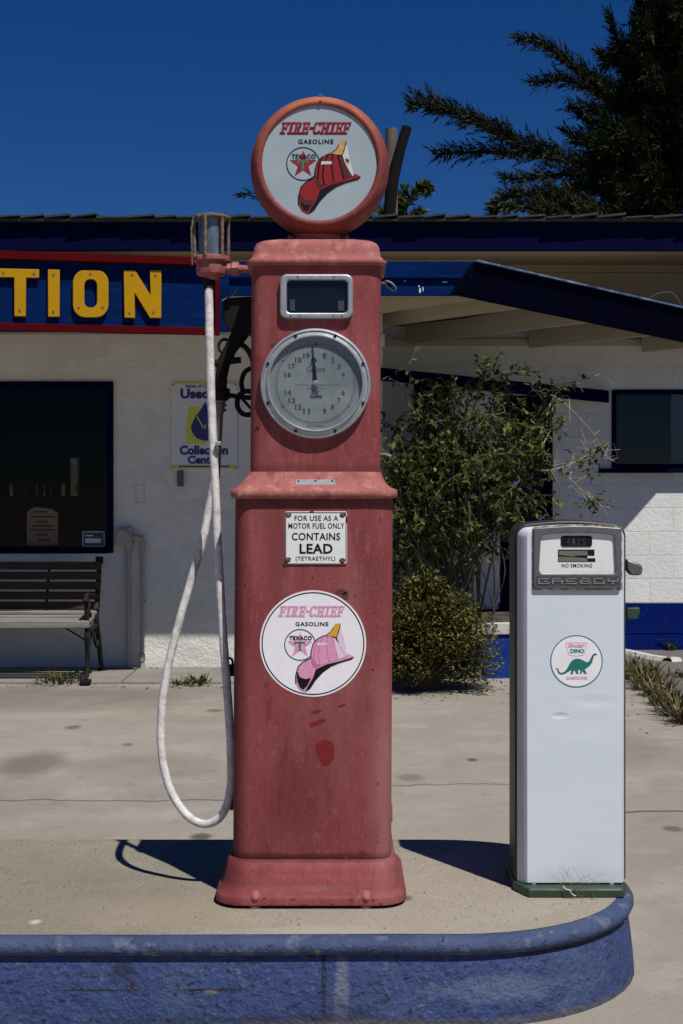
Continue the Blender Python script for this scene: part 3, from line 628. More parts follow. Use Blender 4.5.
# small plate on the waist
mb = MB(); WY = PY-.5*.352
mat_w = Matrix.Translation(P(315.3,484.4,4.368))@Matrix.Rotation(R(-28),4,'X'); mb.box((-.062,-.0025,-.0165),(.062,.004,.0165), 0, mat_w)
for sx in (-.052, 0, .052): mb.box((sx-.003,-.0045,.008),(sx+.003,-.002,.013), 1, mat_w)
mb.build('name_plate', [mat('dull_zinc_plate', (.27,.285,.31), .7, .2, layers=[((.17,.17,.18), .7, 60, .45, .7)]), M['black']], pump, bevel=.0015)
# fuel warning plate
YL = PY-.20
def LP(px, py, y): return P(px, py, YL)+Vector((0, y, 0))
mb = MB(); mb.prism([LP(x, y, -.0035) for x, y in rrect2(285,511.5,347,564.5,2)], (0,.0035,0)); pl = mb.build('warning_plate', M['plate'], shell, bevel=.001)
mb = MB(); f = lambda x, y, e=0: LP(220+x/3.595, 320+y/3.595, -.0042-e)
for s, x0, x1, y0, y1, b in (('FOR USE AS A',268,425,722,703,.012),('MOTOR FUEL ONLY',246,447,750,730,.010),('CONTAINS',258,432,792,765,.018),('LEAD',286,405,840,804,.028),('(TETRAETHYL)',272,415,869,850,.008)):
    text(mb, s, f, x0, y0, x1, y1, 0, bold=b, space=1.05)
for a, b, c, d in ((236,691,454,693.5),(236,875,454,878),(235.5,691,238,878),(452,691,454.5,878)): mb.ngon([f(a,b), f(c,b), f(c,d), f(a,d)])
mb.build('plate_lettering', M['black'], pl, recalc=False)
def blot(mb, f, cx, cy, rx, ry, mi=0, n=18, jag=.35):
    ph = random.random()*9; mb.ngon([f(cx+rx*math.cos(2*math.pi*k/n)*(1+jag*(random.random()-.5)), cy+ry*math.sin(2*math.pi*k/n)*(1+jag*(random.random()-.5))) for k in range(n)], mi)
mb = MB()
for x, y in ((246,700),(441,700),(244,862),(440,865)): blot(mb, lambda a, b: f(a, b, .0004), x, y, 11, 9)
blot(mb, f, 235, 872, 6, 12); blot(mb, f, 330, 690, 7, 3); blot(mb, f, 455, 720, 3, 14)
build_each(mb, 'rust_stain', M['rust_patch'], pl, recalc=False)
mb = MB()
for x, y in ((246,700),(441,700),(244,862),(440,865)): q = f(x, y); mb.lathe([(.004,-.003),(.0045,.0),(.0045,.003)], q, 'Y', 8)
build_each(mb, 'plate_screw', M['rust'], pl)
# round sticker
SC = LP(313, 643.5, 0); sr = 53.2/F*YL
mb = MB(); mb.lathe([(sr,0),(sr,-.0008)], SC, 'Y', 80); stk = mb.build('round_sticker', M['decal_white'], shell)
mb = MB(); mb.ring(lambda u, v: Vector((SC.x+u, SC.y-.0013, SC.z+v)), sr*.945, sr*.967, 80); mb.build('sticker_border', M['black'], stk, recalc=False)
helmet_badge(stk, 'sticker_print', SC, sr, 'pink', 0, 0, SC.y-.0010)
# chips and touch-ups in the paint
mb = MB(); g_ = lambda x, y: LP(x, y, -.0007)
blot(mb, g_, 341.5, 592, 6, 2.6); blot(mb, g_, 345.5, 596, 3.5, 4); blot(mb, g_, 346, 865-8, 2.5, 2); blot(mb, g_, 362, 852.5, 3, 1.5); blot(mb, g_, 373, 669.5, 1.3, 1.3); blot(mb, g_, 240.5, 835, 1.2, 1.6)
blot(mb, g_, 313, 578, 1, 1); blot(mb, g_, 330, 579, .8, .8); blot(mb, g_, 366, 856.8, 2.2, 2); blot(mb, g_, 380, 519, .9, .9); blot(mb, g_, 355, 596, 1.2, .8)
build_each(mb, 'rust_chip', M['rust_patch'], shell, recalc=False)
def ragged(pts, j=.35, sub=7):
    out = []
    for a, b in zip(pts, pts[1:]+pts[:1]):
        for k in range(sub): u = k/sub; out.append((a[0]+(b[0]-a[0])*u+random.gauss(0,j), a[1]+(b[1]-a[1])*u+random.gauss(0,j)))
    return out
mb = MB()
for poly in ([(315,746),(319,742),(325,740),(330,740.5),(333.5,745),(334.5,752),(333,759),(328,766),(323,765),(318,759)],
             [(310,711.5),(317,709.5),(323,710.5),(318,712.8),(312,714)], [(309,723),(316,721.5),(322,719),(326,718.8),(325.5,721),(319,724.5),(313,727),(309.5,726)], [(338,706),(345,703.8),(345.5,705),(340,707.5)]):
    mb.ngon([g_(x, y) for x, y in ragged(poly, .28)])
build_each(mb, 'touch_up', M['fresh_red'], shell, recalc=False)
mb = MB(); mb.ngon([FP(x, y, -.0007) for x, y in ((256,424),(259,421),(262,425),(259,429))]); blot(mb, lambda x, y: FP(x, y, -.0007), 275, 345, 4, 2); build_each(mb, 'rust_chip', M['rust_patch'], head, recalc=False)
random.seed(61); mb = MB()
for _ in range(26):   # small chips: thickest towards the edges and the foot
    x = random.choice([random.uniform(246,252), random.uniform(374,380), random.uniform(250,378)]); y = random.choice([random.uniform(835,856), random.uniform(500,850)])
    if math.hypot(x-313, y-643.5) < 56 or (282 < x < 350 and 508 < y < 568): continue
    blot(mb, g_, x, y, random.uniform(.35,.9), random.uniform(.4,1.2), n=9, jag=.7)
build_each(mb, 'rust_chip', M['rust_patch'], shell, recalc=False)
mb = MB(); BP = lambda x, y: P(x, y, 4.2765)
for x in (238, 262, 296, 301, 331, 352, 371, 383): blot(mb, BP, x+random.uniform(-3,3), random.uniform(897,906), random.uniform(.8,2.6), random.uniform(.5,1.1), n=10, jag=.8)
build_each(mb, 'rust_chip', M['rust_patch'], base, recalc=False)
# side fittings
mb = MB(); c = P(389, 285, 4.50); t_ = MB()
mb.tube([c+Vector((-.03,0,.004)), c+Vector((-.01,-.01,.003))], .006, 8)
pts = [c+Vector((.004+.017*math.cos(2*math.pi*k/16), -.01-.004*math.sin(2*math.pi*k/16), -.004-.010*math.cos(2*math.pi*k/16)+.010*math.sin(2*math.pi*k/16))) for k in range(17)]
mb.tube(pts, .0035, 8); mb.build('lock_ring', M['grey_metal'], pump)
mb = MB(); c = P(386, 455, 4.52); mb.tube([c+Vector((-.02,0,0)), c+Vector((.0,-.006,0)), c+Vector((.016,-.01,-.006))], [.007,.008,.006], 8); mb.build('side_latch', M['grey_metal'], pump)
mb = MB(); c = P(229, 663, 4.5); mb.tube([c+Vector((.012*math.cos(R(a)), 0, .016*math.sin(R(a)))) for a in range(-90, 280, 20)], .004, 7); mb.box(c+Vector((-.004,-.02,-.04)), c+Vector((.03,.02,-.006)))
mb.build('hose_hook', M['blk_iron'], pump)
mb = MB(); c = P(232, 806, 4.5); mb.tube([c+Vector((.02,0,0)), c+Vector((-.006,-.01,-.004))], [.01,.008], 8); mb.box(c+Vector((-.006,-.012,.004)), c+Vector((.006,.0,.03))); mb.build('drain_plug', M['rust'], pump)
mb = MB(); c = P(391, 812, 4.5); mb.box(c+Vector((-.006,-.03,-.025)), c+Vector((.004,.03,.025))); mb.build('side_hinge', M['red'], pump, bevel=.002)
# sight glass on its pipe
VD = 4.56
vc = P(211.5, 268, VD)
vg = MB(); pz = lambda y: EYE+(HOR-y)*VD/F
vg.lathe([(.020,pz(277)-.012),(.030,pz(277)),(.047,pz(275)),(.050,pz(270)),(.050,pz(262.5)),(.044,pz(262))], (vc.x,VD,0), 'Z', 8, 0, False)
gaug = vg.build('sight_gauge_body', M['red_cap'], pump, bevel=.003)
mb = MB(); mb.lathe([(.055,pz(262.5)),(.060,pz(261.5)),(.060,pz(257.5)),(.056,pz(256.5))], (vc.x,VD,0), 'Z', 8, 0, False); mb.build('gauge_flange', M['red_cap'], gaug, bevel=.002)
mb = MB(); mb.lathe([(.050,pz(220)),(.062,pz(219.3)),(.062,pz(216.6)),(.05,pz(215.6)),(.012,pz(215))], (vc.x,VD,0), 'Z', 8, 0, False); mb.build('gauge_cap', M['rust'], gaug, bevel=.002)
mb = MB()
for k in range(6):
    a = R(14+60*k); x, y = vc.x+.055*math.cos(a), VD+.055*math.sin(a); mb.tube([(x,y,pz(258)),(x,y,pz(218))], .0055, 8)
mb.tube([(vc.x-.060,VD-.02,pz(266)),(vc.x-.063,VD-.02,pz(230)),(vc.x-.056,VD-.02,pz(218))], .003, 6)
build_each(mb, 'gauge_rod', M['rust'], gaug)
mb = MB(); mb.lathe([(.042,pz(258)),(.042,pz(219))], (vc.x,VD,0), 'Z', 32); mb.build('gauge_glass', M['gauge_glass'], gaug)
mb = MB(); mb.lathe([(.0405,pz(257.6)),(.0385,pz(247)),(.0400,pz(238)),(.0405,pz(220))], (vc.x,VD,0), 'Z', 24); mb.build('gauge_film', M['soot'], gaug)
mb = MB(); zc = pz(269); mb.tube([(vc.x+.03,VD,zc),(P(252,0,VD).x,VD,zc-.001)], .0135, 14)
x0 = P(231.5,0,VD).x; mb.lathe([(.022,0),(.024,.003),(.024,.022),(.022,.025)], (x0,VD,zc), 'X', 6, 0, False); mb.lathe([(.018,0),(.018,.012)], (x0-.014,VD,zc), 'X', 12)
mb.build('gauge_pipe', M['red_cap'], pump, sharp=30)
# hose
hp_ = [(208.8,276,4.56),(208.8,284,4.55),(209,300,4.545),(210,350,4.53),(212,420,4.51),(215,480,4.50),(218.5,560,4.49),(223.5,640,4.48),(228.6,710,4.47),(231,755,4.47),(230.2,790,4.48),(222.5,814,4.49),(207,824,4.51),(190,818,4.53),(175.5,800,4.55),(165.5,775,4.56),(161,742,4.57),(162.5,700,4.58),(169.5,660,4.59),(181,615,4.60),(192.5,575,4.61),(203,540,4.62),(208.5,510,4.63),(213,488,4.63),(216,474,4.63)]
path = spline([P(*q) for q in hp_], 7)
mb = MB(); mb.tube([p+Vector((random.uniform(-.0006,.0006),0,0)) for p in path], [.0134+random.uniform(-.0004,.0004) for _ in path], 14); hose = mb.build('hose', M['hose'], pump, sharp=80)
mb = MB(); mb.tube([P(208.8,275,4.56), P(208.8,279,4.56), P(208.8,286,4.552), P(208.9,291,4.55)], [.022,.020,.018,.0155], 14)
for y in (281, 284, 287): mb.tube([P(208.8,y,4.555), P(208.8,y+1,4.555)], .020, 14)
mb.build('hose_coupling', M['blk_iron'], hose)
mb = MB(); c = P(217.5,443,4.49); mb.box(c+Vector((-.006,-.016,-.008)), c+Vector((.012,.004,.004))); mb.tube([c+Vector((.0,-.01,-.02)), c+Vector((.004,-.012,.0))], .003, 6); mb.build('hose_clip', M['alu'], hose, bevel=.002)
# nozzle hanging in its holster
ND = 4.63
noz = MB(); noz.tube([P(247,322,ND), P(240,334,ND), P(231,348,ND), P(224,362,ND), P(221.5,376,ND), P(221,390,ND)], [.026,.028,.022,.022,.020,.019], 12)
noz.tube([P(221,388,ND), P(221,391,ND), P(221,399,ND), P(221,401,ND)], [.022,.027,.027,.020], 10); noz.tube([P(212,361,ND), P(217,364,ND), P(226,361,ND), P(241,360,ND)], [.006,.014,.013,.010], 8)
noz = noz.build('nozzle', M['blk_iron'], pump, sharp=50)
mb = MB(); mb.tube([P(220.5,400,ND), P(220,404,ND), P(219.5,410,ND), P(219,414,ND), P(216.8,478,ND)], [.020,.016,.019,.0145,.0105], 12)
for y in (404, 409): mb.tube([P(220,y,ND), P(220,y+2.5,ND)], [.022,.022], 10)
mb.build('swivel', M['grey_metal'], noz, sharp=50)
mb = MB(); mb.tube(spline([P(229,352,ND), P(224,353,ND), P(219.5,350,ND), P(219,344,ND), P(223,339.5,ND), P(229,341,ND), P(230.5,346,ND)], 5), .0052, 8)
mb.tube(spline([P(238,343,ND), P(246,348,ND), P(252,358,ND), P(254,372,ND)], 5), .009, 8)
mb.tube(spline([P(252,368,ND), P(245,372,ND), P(241.5,382,ND), P(243,392,ND)], 5), .008, 8)
mb.tube([P(247+10*math.cos(R(a)), 403+12*math.sin(R(a)), ND) for a in range(0, 361, 20)], .0085, 8); mb.tube([P(228,395,ND), P(240,397,ND), P(252,398,ND)], .008, 8)
mb.tube([P(238,394,ND), P(254,412,ND)], .005, 8)
mb.build('trigger_guard', M['blk_iron'], noz)
mb = MB(); mb.prism([P(x, y, ND-.03) for x, y in ((222,302),(226,298),(253,296),(253,334),(238,334),(228,330),(223,320))], (0,.075,0)); mb.build('nozzle_holster', M['dark_rec'], pump, bevel=.006)
mb = MB(); mb.tube(spline([P(222,301,ND), P(227,298,ND), P(232,295,ND), P(237,289,ND)], 4), .0018, 6); mb.build('wire', M['twig'], pump)

# ------------------------------------------------------------------ small white pump
gy = 4.45
gx0 = P(526.5,0,gy).x; gx1 = P(624,0,gy).x; gcx = (gx0+gx1)/2
wp = thing('gas_pump', 'short white slim gas pump with dinosaur sticker and green plinth', 'gas pump', (gcx, 4.6, .25))
def gout(x0, x1, z0, z1, r, y, arch=.008, lean=.0, n=6):
    pts = [Vector((x0,y,z0)), Vector((x1,y,z0))]
    for k in range(n+1):
        a = R(90*k/n); pts.append(Vector((x1-r+r*math.cos(a)-lean, y, z1-r+r*math.sin(a))))
    for k in range(1, 8):
        u = k/8; pts.append(Vector((x1-r-lean+(x0-x1+2*r+2*lean)*u, y, z1+arch*math.sin(math.pi*u))))
    for k in range(n+1):
        a = R(90+90*k/n); pts.append(Vector((x0+r+r*math.cos(a)+lean, y, z1-r+r*math.sin(a))))
    return pts
ZT = 1.404
mb = MB(); mb.loft([gout(gx0-.024,gx1+.008,.279,ZT,.034,gy+.05), gout(gx0-.023,gx1+.007,.279,ZT,.034,gy+.034), gout(gx0-.003,gx1-.004,.281,ZT-.003,.030,gy+.006), gout(gx0+.002,gx1-.008,.283,ZT-.008,.027,gy)], smooth=False)
cov = mb.build('front_cover', M['white_en'], wp, bevel=.0015)
mb = MB(); mb.loft([gout(gx0-.030,gx1+.016,.279,ZT+.010,.04,gy+.052,.010), gout(gx0-.030,gx1+.016,.279,ZT+.012,.04,gy+.20,.010), gout(gx0-.024,gx1+.010,.279,ZT+.004,.04,gy+.22,.010)], smooth=False)
mb.build('cabinet', M['dkgreen_side'], wp, bevel=.005)
mb = MB(); prof = lambda i, z: [Vector((gx0-.036+i,gy+.26,z)), Vector((gx0-.036+i,gy+.03,z)), Vector((gx0+.000+i*.6,gy-.050+i,z)), Vector((gx1-.012-i*.6,gy-.050+i,z)), Vector((gx1+.012-i,gy+.01,z)), Vector((gx1+.012-i,gy+.26,z))]
mb.loft([prof(0,.2505), prof(0,.274), prof(.005,.278)], smooth=False); mb.build('plinth', M['dkgreen'], wp, bevel=.003)
def HPf(px, py, y): return P(px, py, gy)+Vector((0, y, 0))
Z4 = lambda x, y: (510+x/4.553, 510+y/4.553)
def zr(pts): return [Z4(*p) for p in pts]
def arch_rect(x0, y0, x1, y1, r, sag, tin):
    """outline with rounded corners, upper edge bowed up and drawn in by tin"""
    pts = []
    for cx, cy, a0 in ((x1-r,y1-r,0),(x0+r,y1-r,90)):
        for k in range(5): a = R(a0+22.5*k); pts.append((cx+r*math.cos(a), cy+r*math.sin(a)))
    for k in range(5): a = R(180+22.5*k); pts.append((x0+tin+r+r*math.cos(a), y0+r+r*math.sin(a)))
    for k in range(1, 6): u = k/6; pts.append((x0+tin+r+(x1-x0-2*tin-2*r)*u, y0-sag*math.sin(math.pi*u)))
    for k in range(5): a = R(270+22.5*k); pts.append((x1-tin-r+r*math.cos(a), y0+r+r*math.sin(a)))
    return pts
hb = frame_mb(zr(arch_rect(107,82,505,357,8,10,0)), zr(arch_rect(131,112,482,287,16,9,8)), .002, -.012, HPf).build('register_bezel', M['steel'], wp, bevel=.003)
frame_mb(zr(arch_rect(101,76,511,364,10,10,0)), zr(arch_rect(110,85,502,354,8,10,0)), .001, -.0012, HPf).build('rust_edge', mat('rust_stained_edge', (.30,.20,.12), .8, layers=[((.12,.06,.03), .8, 60, .5, .64), ((.60,.62,.66), .9, 40, .48, .58)]), hb)
mb = MB(); mb.ngon([HPf(*Z4(x, y), -.0015) for x, y in arch_rect(126,106,487,292,10,8,6)]); fp = mb.build('register_panel', M['white_panel'], hb)
mb = MB(); mb.loft([[HPf(*Z4(x, y), d) for x, y in rrect2(231+i,118+i,373-i,167-i,12)] for i, d in ((0,-.002),(0,-.0035),(5,-.0035))], smooth=False); mb.build('price_window', M['black'], fp)
mb = MB(); f = lambda x, y, e=0: HPf(*Z4(x, y), -.0042-e)
for i, s in enumerate('4125'): text(mb, s, f, 258+i*24, 158, 272+i*24, 130, 0)
mb.build('price_digits', mat('dim_digit', (.035,.035,.035), .6), fp, recalc=False)
mb = MB(); mb.ngon([HPf(*Z4(x, y), -.0022) for x, y in ((218,180),(384,180),(384,208),(352,208),(352,219),(388,219),(388,236),(218,236))]); mb.build('reading_slot', M['dark_rec'], fp)
mb = MB(); mb.prism([HPf(*Z4(x, y), -.0035) for x, y in ((222,186),(350,186),(355,206),(300,207),(290,212),(222,204))], (0,.001,0)); mb.prism([HPf(*Z4(x, y), -.003) for x, y in ((220,212),(300,216),(352,220),(352,234),(220,234))], (0,.0007,0))
build_each(mb, 'number_wheel', mat('tarnished_wheel', (.12,.115,.095), .6, layers=[((.2,.19,.16), .7, 200, .45, .6)]), fp)
mb = MB(); text(mb, 'NO SMOKING', lambda x, y, e=0: HPf(*Z4(x, y), -.0024), 235, 261, 373, 244, 0, bold=.004, space=1.1); mb.build('panel_lettering', M['black'], fp, recalc=False)
mb = MB(); mb.ngon([HPf(*Z4(x, y), -.0123) for x, y in ((116,301),(496,301),(496,345),(116,345))]); mb.build('name_strip', mat('dark_strip', (.055,.055,.06), .5), hb)
# raised stylised name made of long bars
mb = MB(); B_ = lambda a, b, c, d: mb.prism([HPf(*Z4(x, y), -.0145) for x, y in ((a,b),(c,b),(c,d),(a,d))], (0,.003,0))
xs = [126,188,250,315,377,440]
for x0, letter in zip(xs, 'GASBOY'):
    w = 50; t0, t1, t2 = 309, 320, 331; th = 5
    if letter == 'G': [B_(*q) for q in ((x0+4,t0,x0+w,t0+th),(x0,t0,x0+7,t2+th),(x0+7,t2,x0+w,t2+th),(x0+24,t1,x0+w,t1+th),(x0+w-7,t1,x0+w,t2))]
    if letter == 'A': [B_(*q) for q in ((x0+4,t0,x0+w,t0+th),(x0,t0,x0+7,t2+th),(x0+w-7,t0,x0+w,t2+th),(x0+7,t1,x0+w-7,t1+th))]
    if letter == 'S': [B_(*q) for q in ((x0+4,t0,x0+w,t0+th),(x0,t0,x0+7,t1+th),(x0+7,t1,x0+w,t1+th),(x0+w-7,t1,x0+w,t2+th),(x0,t2,x0+w-7,t2+th))]
    if letter == 'B': [B_(*q) for q in ((x0,t0,x0+w-8,t0+th),(x0,t0,x0+7,t2+th),(x0+7,t1,x0+w-6,t1+th),(x0+w-12,t0+th,x0+w-6,t1),(x0+w-6,t1+th,x0+w,t2),(x0+7,t2,x0+w-3,t2+th))]
    if letter == 'O': [B_(*q) for q in ((x0+4,t0,x0+w,t0+th),(x0,t0,x0+7,t2+th),(x0+w-7,t0,x0+w,t2+th),(x0+7,t2,x0+w-7,t2+th))]
    if letter == 'Y': [B_(*q) for q in ((x0,t0,x0+7,t1+th),(x0+w-7,t0,x0+w,t1+th),(x0+7,t1,x0+w-7,t1+th),(x0+w/2-4,t1+th,x0+w/2+4,t2+th))]
mb.build('raised_lettering', mat('dull_raised_metal', (.22,.225,.23), .6, .3), hb, recalc=True)
# sticker with a long-necked dinosaur
sc_ = HPf(576.5, 661.2, 0); K = 1/9.107
D9 = lambda x, y, e=0: HPf(540+x*K, 620+y*K, -.0010-e)
mb = MB(); mb.lathe([(26.2/F*gy,0.001),(26.2/F*gy,-.0006)], sc_, 'Y', 64); st = mb.build('round_sticker', M['decal_white'], cov)
mb = MB(); rr = lambda u, v: D9(332+u*240, 375+v*240); mb.ring(rr, .955, .995, 64)
mb.ngon([D9(x, y) for x, y in ((143,436),(165,442),(176,472),(196,482),(225,468),(248,440),(265,405),(290,370),(320,353),(355,352),(395,368),(425,385),(447,376),(463,345),(478,315),(500,302),(524,313),(519,319),(496,322),(485,345),(475,385),(455,415),(425,437),(407,450),(428,488),(402,491),(384,463),(376,491),(362,490),(368,455),(345,455),(352,491),(330,491),(316,460),(300,468),(302,493),(274,493),(288,455),(265,467),(225,491),(190,498),(165,486),(156,453),(146,446))])
text(mb, 'DINO', D9, 275, 302, 402, 263, 0, bold=.045)
sh = [(235,208),(425,208),(418,255),(400,315),(365,325),(330,328),(295,325),(262,315),(245,255)]
for a, b in zip(sh, sh[1:]+sh[:1]):
    t = (Vector(b)-Vector(a)).normalized(); nn = Vector((-t.y, t.x))*2
    mb.ngon([D9(*(Vector(a)+nn)), D9(*(Vector(b)+nn)), D9(*(Vector(b)-nn)), D9(*(Vector(a)-nn))], 1)
text(mb, 'Sinclair', D9, 252, 252, 410, 214, 1, shear=.3, bold=.03); text(mb, 'GASOLINE', D9, 237, 543, 430, 515, 1, bold=.03, space=1.1)
mb.build('sticker_print', [M['ink_teal'], M['ink_rose']], st, recalc=False)
mb = MB()
for px, py in ((533.5,883.5),(611.5,884.5)): q = HPf(px, py, 0); mb.lathe([(.0045,-.005),(.0075,-.004),(.008,.002)], q, 'Y', 10)
build_each(mb, 'cover_screw', M['alu'], cov)
mb = MB(); mb.prism([P(x, y, 4.55) for x, y in ((627,559),(640,564),(643,567),(642.5,574),(639,575.5),(631,575.5),(627,570))], (0,.04,0)); mb.build('nozzle_lever', M['steel'], wp, bevel=.006)
mb = MB(); mb.prism([P(x, y, 4.60) for x, y in ((627,608),(640,607.5),(640,611),(638,619),(627,619.5))], (0,.03,0)); mb.build('hose_bracket', M['dkgreen'], wp, bevel=.003)

# ------------------------------------------------------------------ station building
WD = 12.4; RD = 14.0; XC = .36
bld = thing('station_building', 'white low gas station building with blue trim and shingle roof', 'building', (0, 14, 0))
wx = P(113,0,WD).x; wz0 = P(0,553,WD).z; wz1 = P(0,382,WD).z
mb = MB()
mb.box((-9,WD,0),(-4.4,WD+.2,3.325)); mb.box((-4.4,WD,0),(wx,WD+.2,wz0)); mb.box((-4.4,WD,wz1),(wx,WD+.2,3.325)); mb.box((wx,WD,0),(XC,WD+.2,3.325)); mb.box((XC-.2,WD+.2,0),(XC,RD,3.325)); mb.box((-9,WD+.2,0),(-8.8,20,3.325))
wl_ = mb.build('wall', M['stucco'], bld)
mb = MB(); mb.box((-9,WD-.02,P(0,346.5,WD).z),(XC+.02,WD-.002,P(0,340,WD).z+.05)); mb.build('wall_band', M['stucco'], wl_, bevel=.004)
# left window with its dim room
mb = MB(); w = .05
mb.box((wx-w,WD-.03,wz0),(wx+.004,WD+.06,wz1+.004)); mb.box((-4.4,WD-.03,wz1-w),(wx-w,WD+.06,wz1+.004)); mb.box((-4.4,WD-.03,wz0-.004),(wx-w,WD+.06,wz0+w)); mb.box((-4.4,WD-.03,wz0+w),(-4.35,WD+.06,wz1-w))
wf = mb.build('window', M['navy'], bld, bevel=.004)
mb = MB(); mb.box((-4.34,WD+.035,wz0+w+.002),(wx-w-.002,WD+.041,wz1-w-.002)); mb.build('pane', M['pane'], wf)
def room(name, x0, x1, y0, y1, z0, z1, par):
    mb = MB(); v = [(x0,y0,z0),(x1,y0,z0),(x1,y1,z0),(x0,y1,z0),(x0,y0,z1),(x1,y0,z1),(x1,y1,z1),(x0,y1,z1)]
    mb.add(v, [(0,1,2,3),(4,7,6,5),(1,5,6,2),(2,6,7,3),(3,7,4,0)]); return mb.build(name, M['room'], par, recalc=False)
x0, x1, y0, y1, z0, z1 = -4.5, wx+.1, WD+.205, WD+3, .2, 3.0
hx0, hx1, hz0, hz1 = P(8,0,y1).x, P(79,0,y1).x, P(0,496,y1).z, P(0,458,y1).z
mb = MB(); v = [(x0,y0,z0),(x1,y0,z0),(x1,y1,z0),(x0,y1,z0),(x0,y0,z1),(x1,y0,z1),(x1,y1,z1),(x0,y1,z1)]
mb.add(v, [(0,1,2,3),(4,7,6,5),(1,5,6,2),(3,7,4,0)])
for a, b, c, d in ((x0,z0,hx0,z1),(hx1,z0,x1,z1),(hx0,z0,hx1,hz0),(hx0,hz1,hx1,z1)): mb.box((a,y1,b),(c,y1+.08,d))
for px in (15,21,27,32,40,47,53,58,67): mb.box((P(px,0,y1).x-.02,y1-.01,hz0),(P(px,0,y1).x+.03,y1+.05,hz1))
mb.box((hx0,y1-.012,P(0,484,y1).z),(P(67,0,y1).x,y1+.06,hz1))
mb.build('room', M['room'], wf, recalc=False)
fn = thing('added_fence', 'added pale board fence standing in for warm glints in the dark window', 'fence', (-4.2,19,0))  # boards added beyond the room so warm bits show in the window
for k in range(16):
    mb = MB(); x = -6.2+.22*k; mb.box((x,19,0),(x+.205,19.03,2.0+random.uniform(-.05,.05))); mb.build('board', M['post_wood'] if k % 3 == 0 else M['paper_tan'], fn, bevel=.004)
for z in (.4, 1.6):
    mb = MB(); mb.box((-6.2,19.032,z),(-2.7,19.08,z+.1)); mb.build('rail', M['post_wood'], fn)
# recessed right-hand block wall with door and window
b0 = P(500,0,RD).x; b1 = P(553,0,RD).x; dz1 = P(0,395,RD).z; base_z = P(0,603,RD).z
rx0 = P(612,0,RD).x; rz0 = P(0,468,RD).z; rz1 = P(0,390,RD).z; rx1 = rx0+1.3
kx0 = P(414,0,RD).x; kx1 = P(452,0,RD).x; kz0 = 1.3; kz1 = P(0,384,RD).z
mb = MB()
for a, b, c, d in ((XC,kx0,base_z,3.30),(kx0,kx1,base_z,kz0),(kx0,kx1,kz1,3.30),(kx1,b0,base_z,3.30),(b0,b1,dz1,3.30),(b1,rx0,base_z,3.30),(rx0,rx1,base_z,rz0),(rx0,rx1,rz1,3.30),(rx1,8,base_z,3.30)):
    mb.box((a,RD,c),(b,RD+.2,d))
rw = mb.build('block_wall', M['block'], bld)
mb = MB(); mb.box((-9,RD-.003,3.302),(8,RD+.2,3.83)); mb.box((-9,RD-.022,3.62),(8,RD-.004,3.64)); mb.build('upper_wall', M['upper'], bld)
mb = MB(); mb.box((XC,RD-.012,0),(b0,RD+.2,base_z)); mb.box((b1,RD-.012,0),(8,RD+.2,base_z)); mb.box((b1,RD-.018,P(0,633,RD).z),(8,RD-.012,P(0,630.5,RD).z)); mb.build('painted_base', M['base_blue'], rw)
mb = MB(); mb.box((b0+.004,RD+.03,.03),(b1-.004,RD+.08,dz1-.004)); dr = mb.build('door', M['navy'], bld, bevel=.004)
mb = MB(); mb.box((b0+.11,RD+.02,1.15),(b1-.11,RD+.029,dz1-.16)); mb.build('door_pane', M['dark_rec'], dr)
mb = MB(); mb.tube([(b0+.08,RD+.0,1.02),(b0+.17,RD+.0,1.02)], .012, 8); mb.build('door_handle', M['alu'], dr)
mb = MB(); w = .06
mb.box((kx0,RD-.02,kz0),(kx0+w,RD+.06,kz1)); mb.box((kx1-w,RD-.02,kz0),(kx1,RD+.06,kz1)); mb.box((kx0+w,RD-.02,kz1-w),(kx1-w,RD+.06,kz1)); mb.box((kx0+w,RD-.02,kz0),(kx1-w,RD+.06,kz0+w)); wf2 = mb.build('window', M['navy'], bld, bevel=.004)
mb = MB(); mb.box((kx0+w,RD+.02,kz0+w),(kx1-w,RD+.026,kz1-w)); mb.build('pane', M['pane2'], wf2); room('room', kx0-.1, kx1+.1, RD+.205, RD+.5, kz0-.1, kz1+.1, wf2)
mb = MB(); w = .04
mb.box((rx0-.004,RD-.02,rz0),(rx0+w,RD+.06,rz1)); mb.box((rx0+w,RD-.02,rz1-w),(rx1-w,RD+.06,rz1+.004)); mb.box((rx0+w,RD-.02,rz0-.004),(rx1-w,RD+.06,rz0+w)); mb.box((rx1-w,RD-.02,rz0),(rx1,RD+.06,rz1)); xm = P(670,0,RD).x; 
wf3 = mb.build('window', M['navy'], bld, bevel=.004)
mb = MB(); mb.box((rx0+w,RD+.02,rz0+w),(rx1-w,RD+.026,rz1-w)); mb.build('pane', M['pane2'], wf3); room('room', rx0-.1, rx1+.1, RD+.205, RD+2, rz0-.1, rz1+.1, wf3)
mb = MB(); mb.box((P(597,0,RD).x,RD-.10,rz0-.05),(rx1+.1,RD-.021,rz0-.006)); mb.build('sill', M['navy'], wf3, bevel=.004)
mb = MB(); n = 14
cv = [(xm+.03+k*(rx1-xm-.06)/n, RD+.08+.012*(k % 2), rz0) for k in range(n+1)]; mb.add(cv+[(x,y,rz1) for x,y,z in cv], [(k,k+1,n+2+k,n+1+k) for k in range(n)]); mb.build('curtain', M['curtain'], wf3, recalc=False)
# pier and header beam in front of the recess
mb = MB(); mb.box((P(452,0,13.6).x,13.45,0),(P(496.5,0,13.6).x,13.98,2.55)); mb.build('pier', M['block'], bld, bevel=.006)
mb = MB(); A = P(372,366.5,12.3); B = P(605,390,13.85)
mb.prism([A, B, B-Vector((0,0,.12)), A-Vector((0,0,.115))], (.06,.10,0)); mb.build('header_beam', M['navy'], bld, bevel=.005)
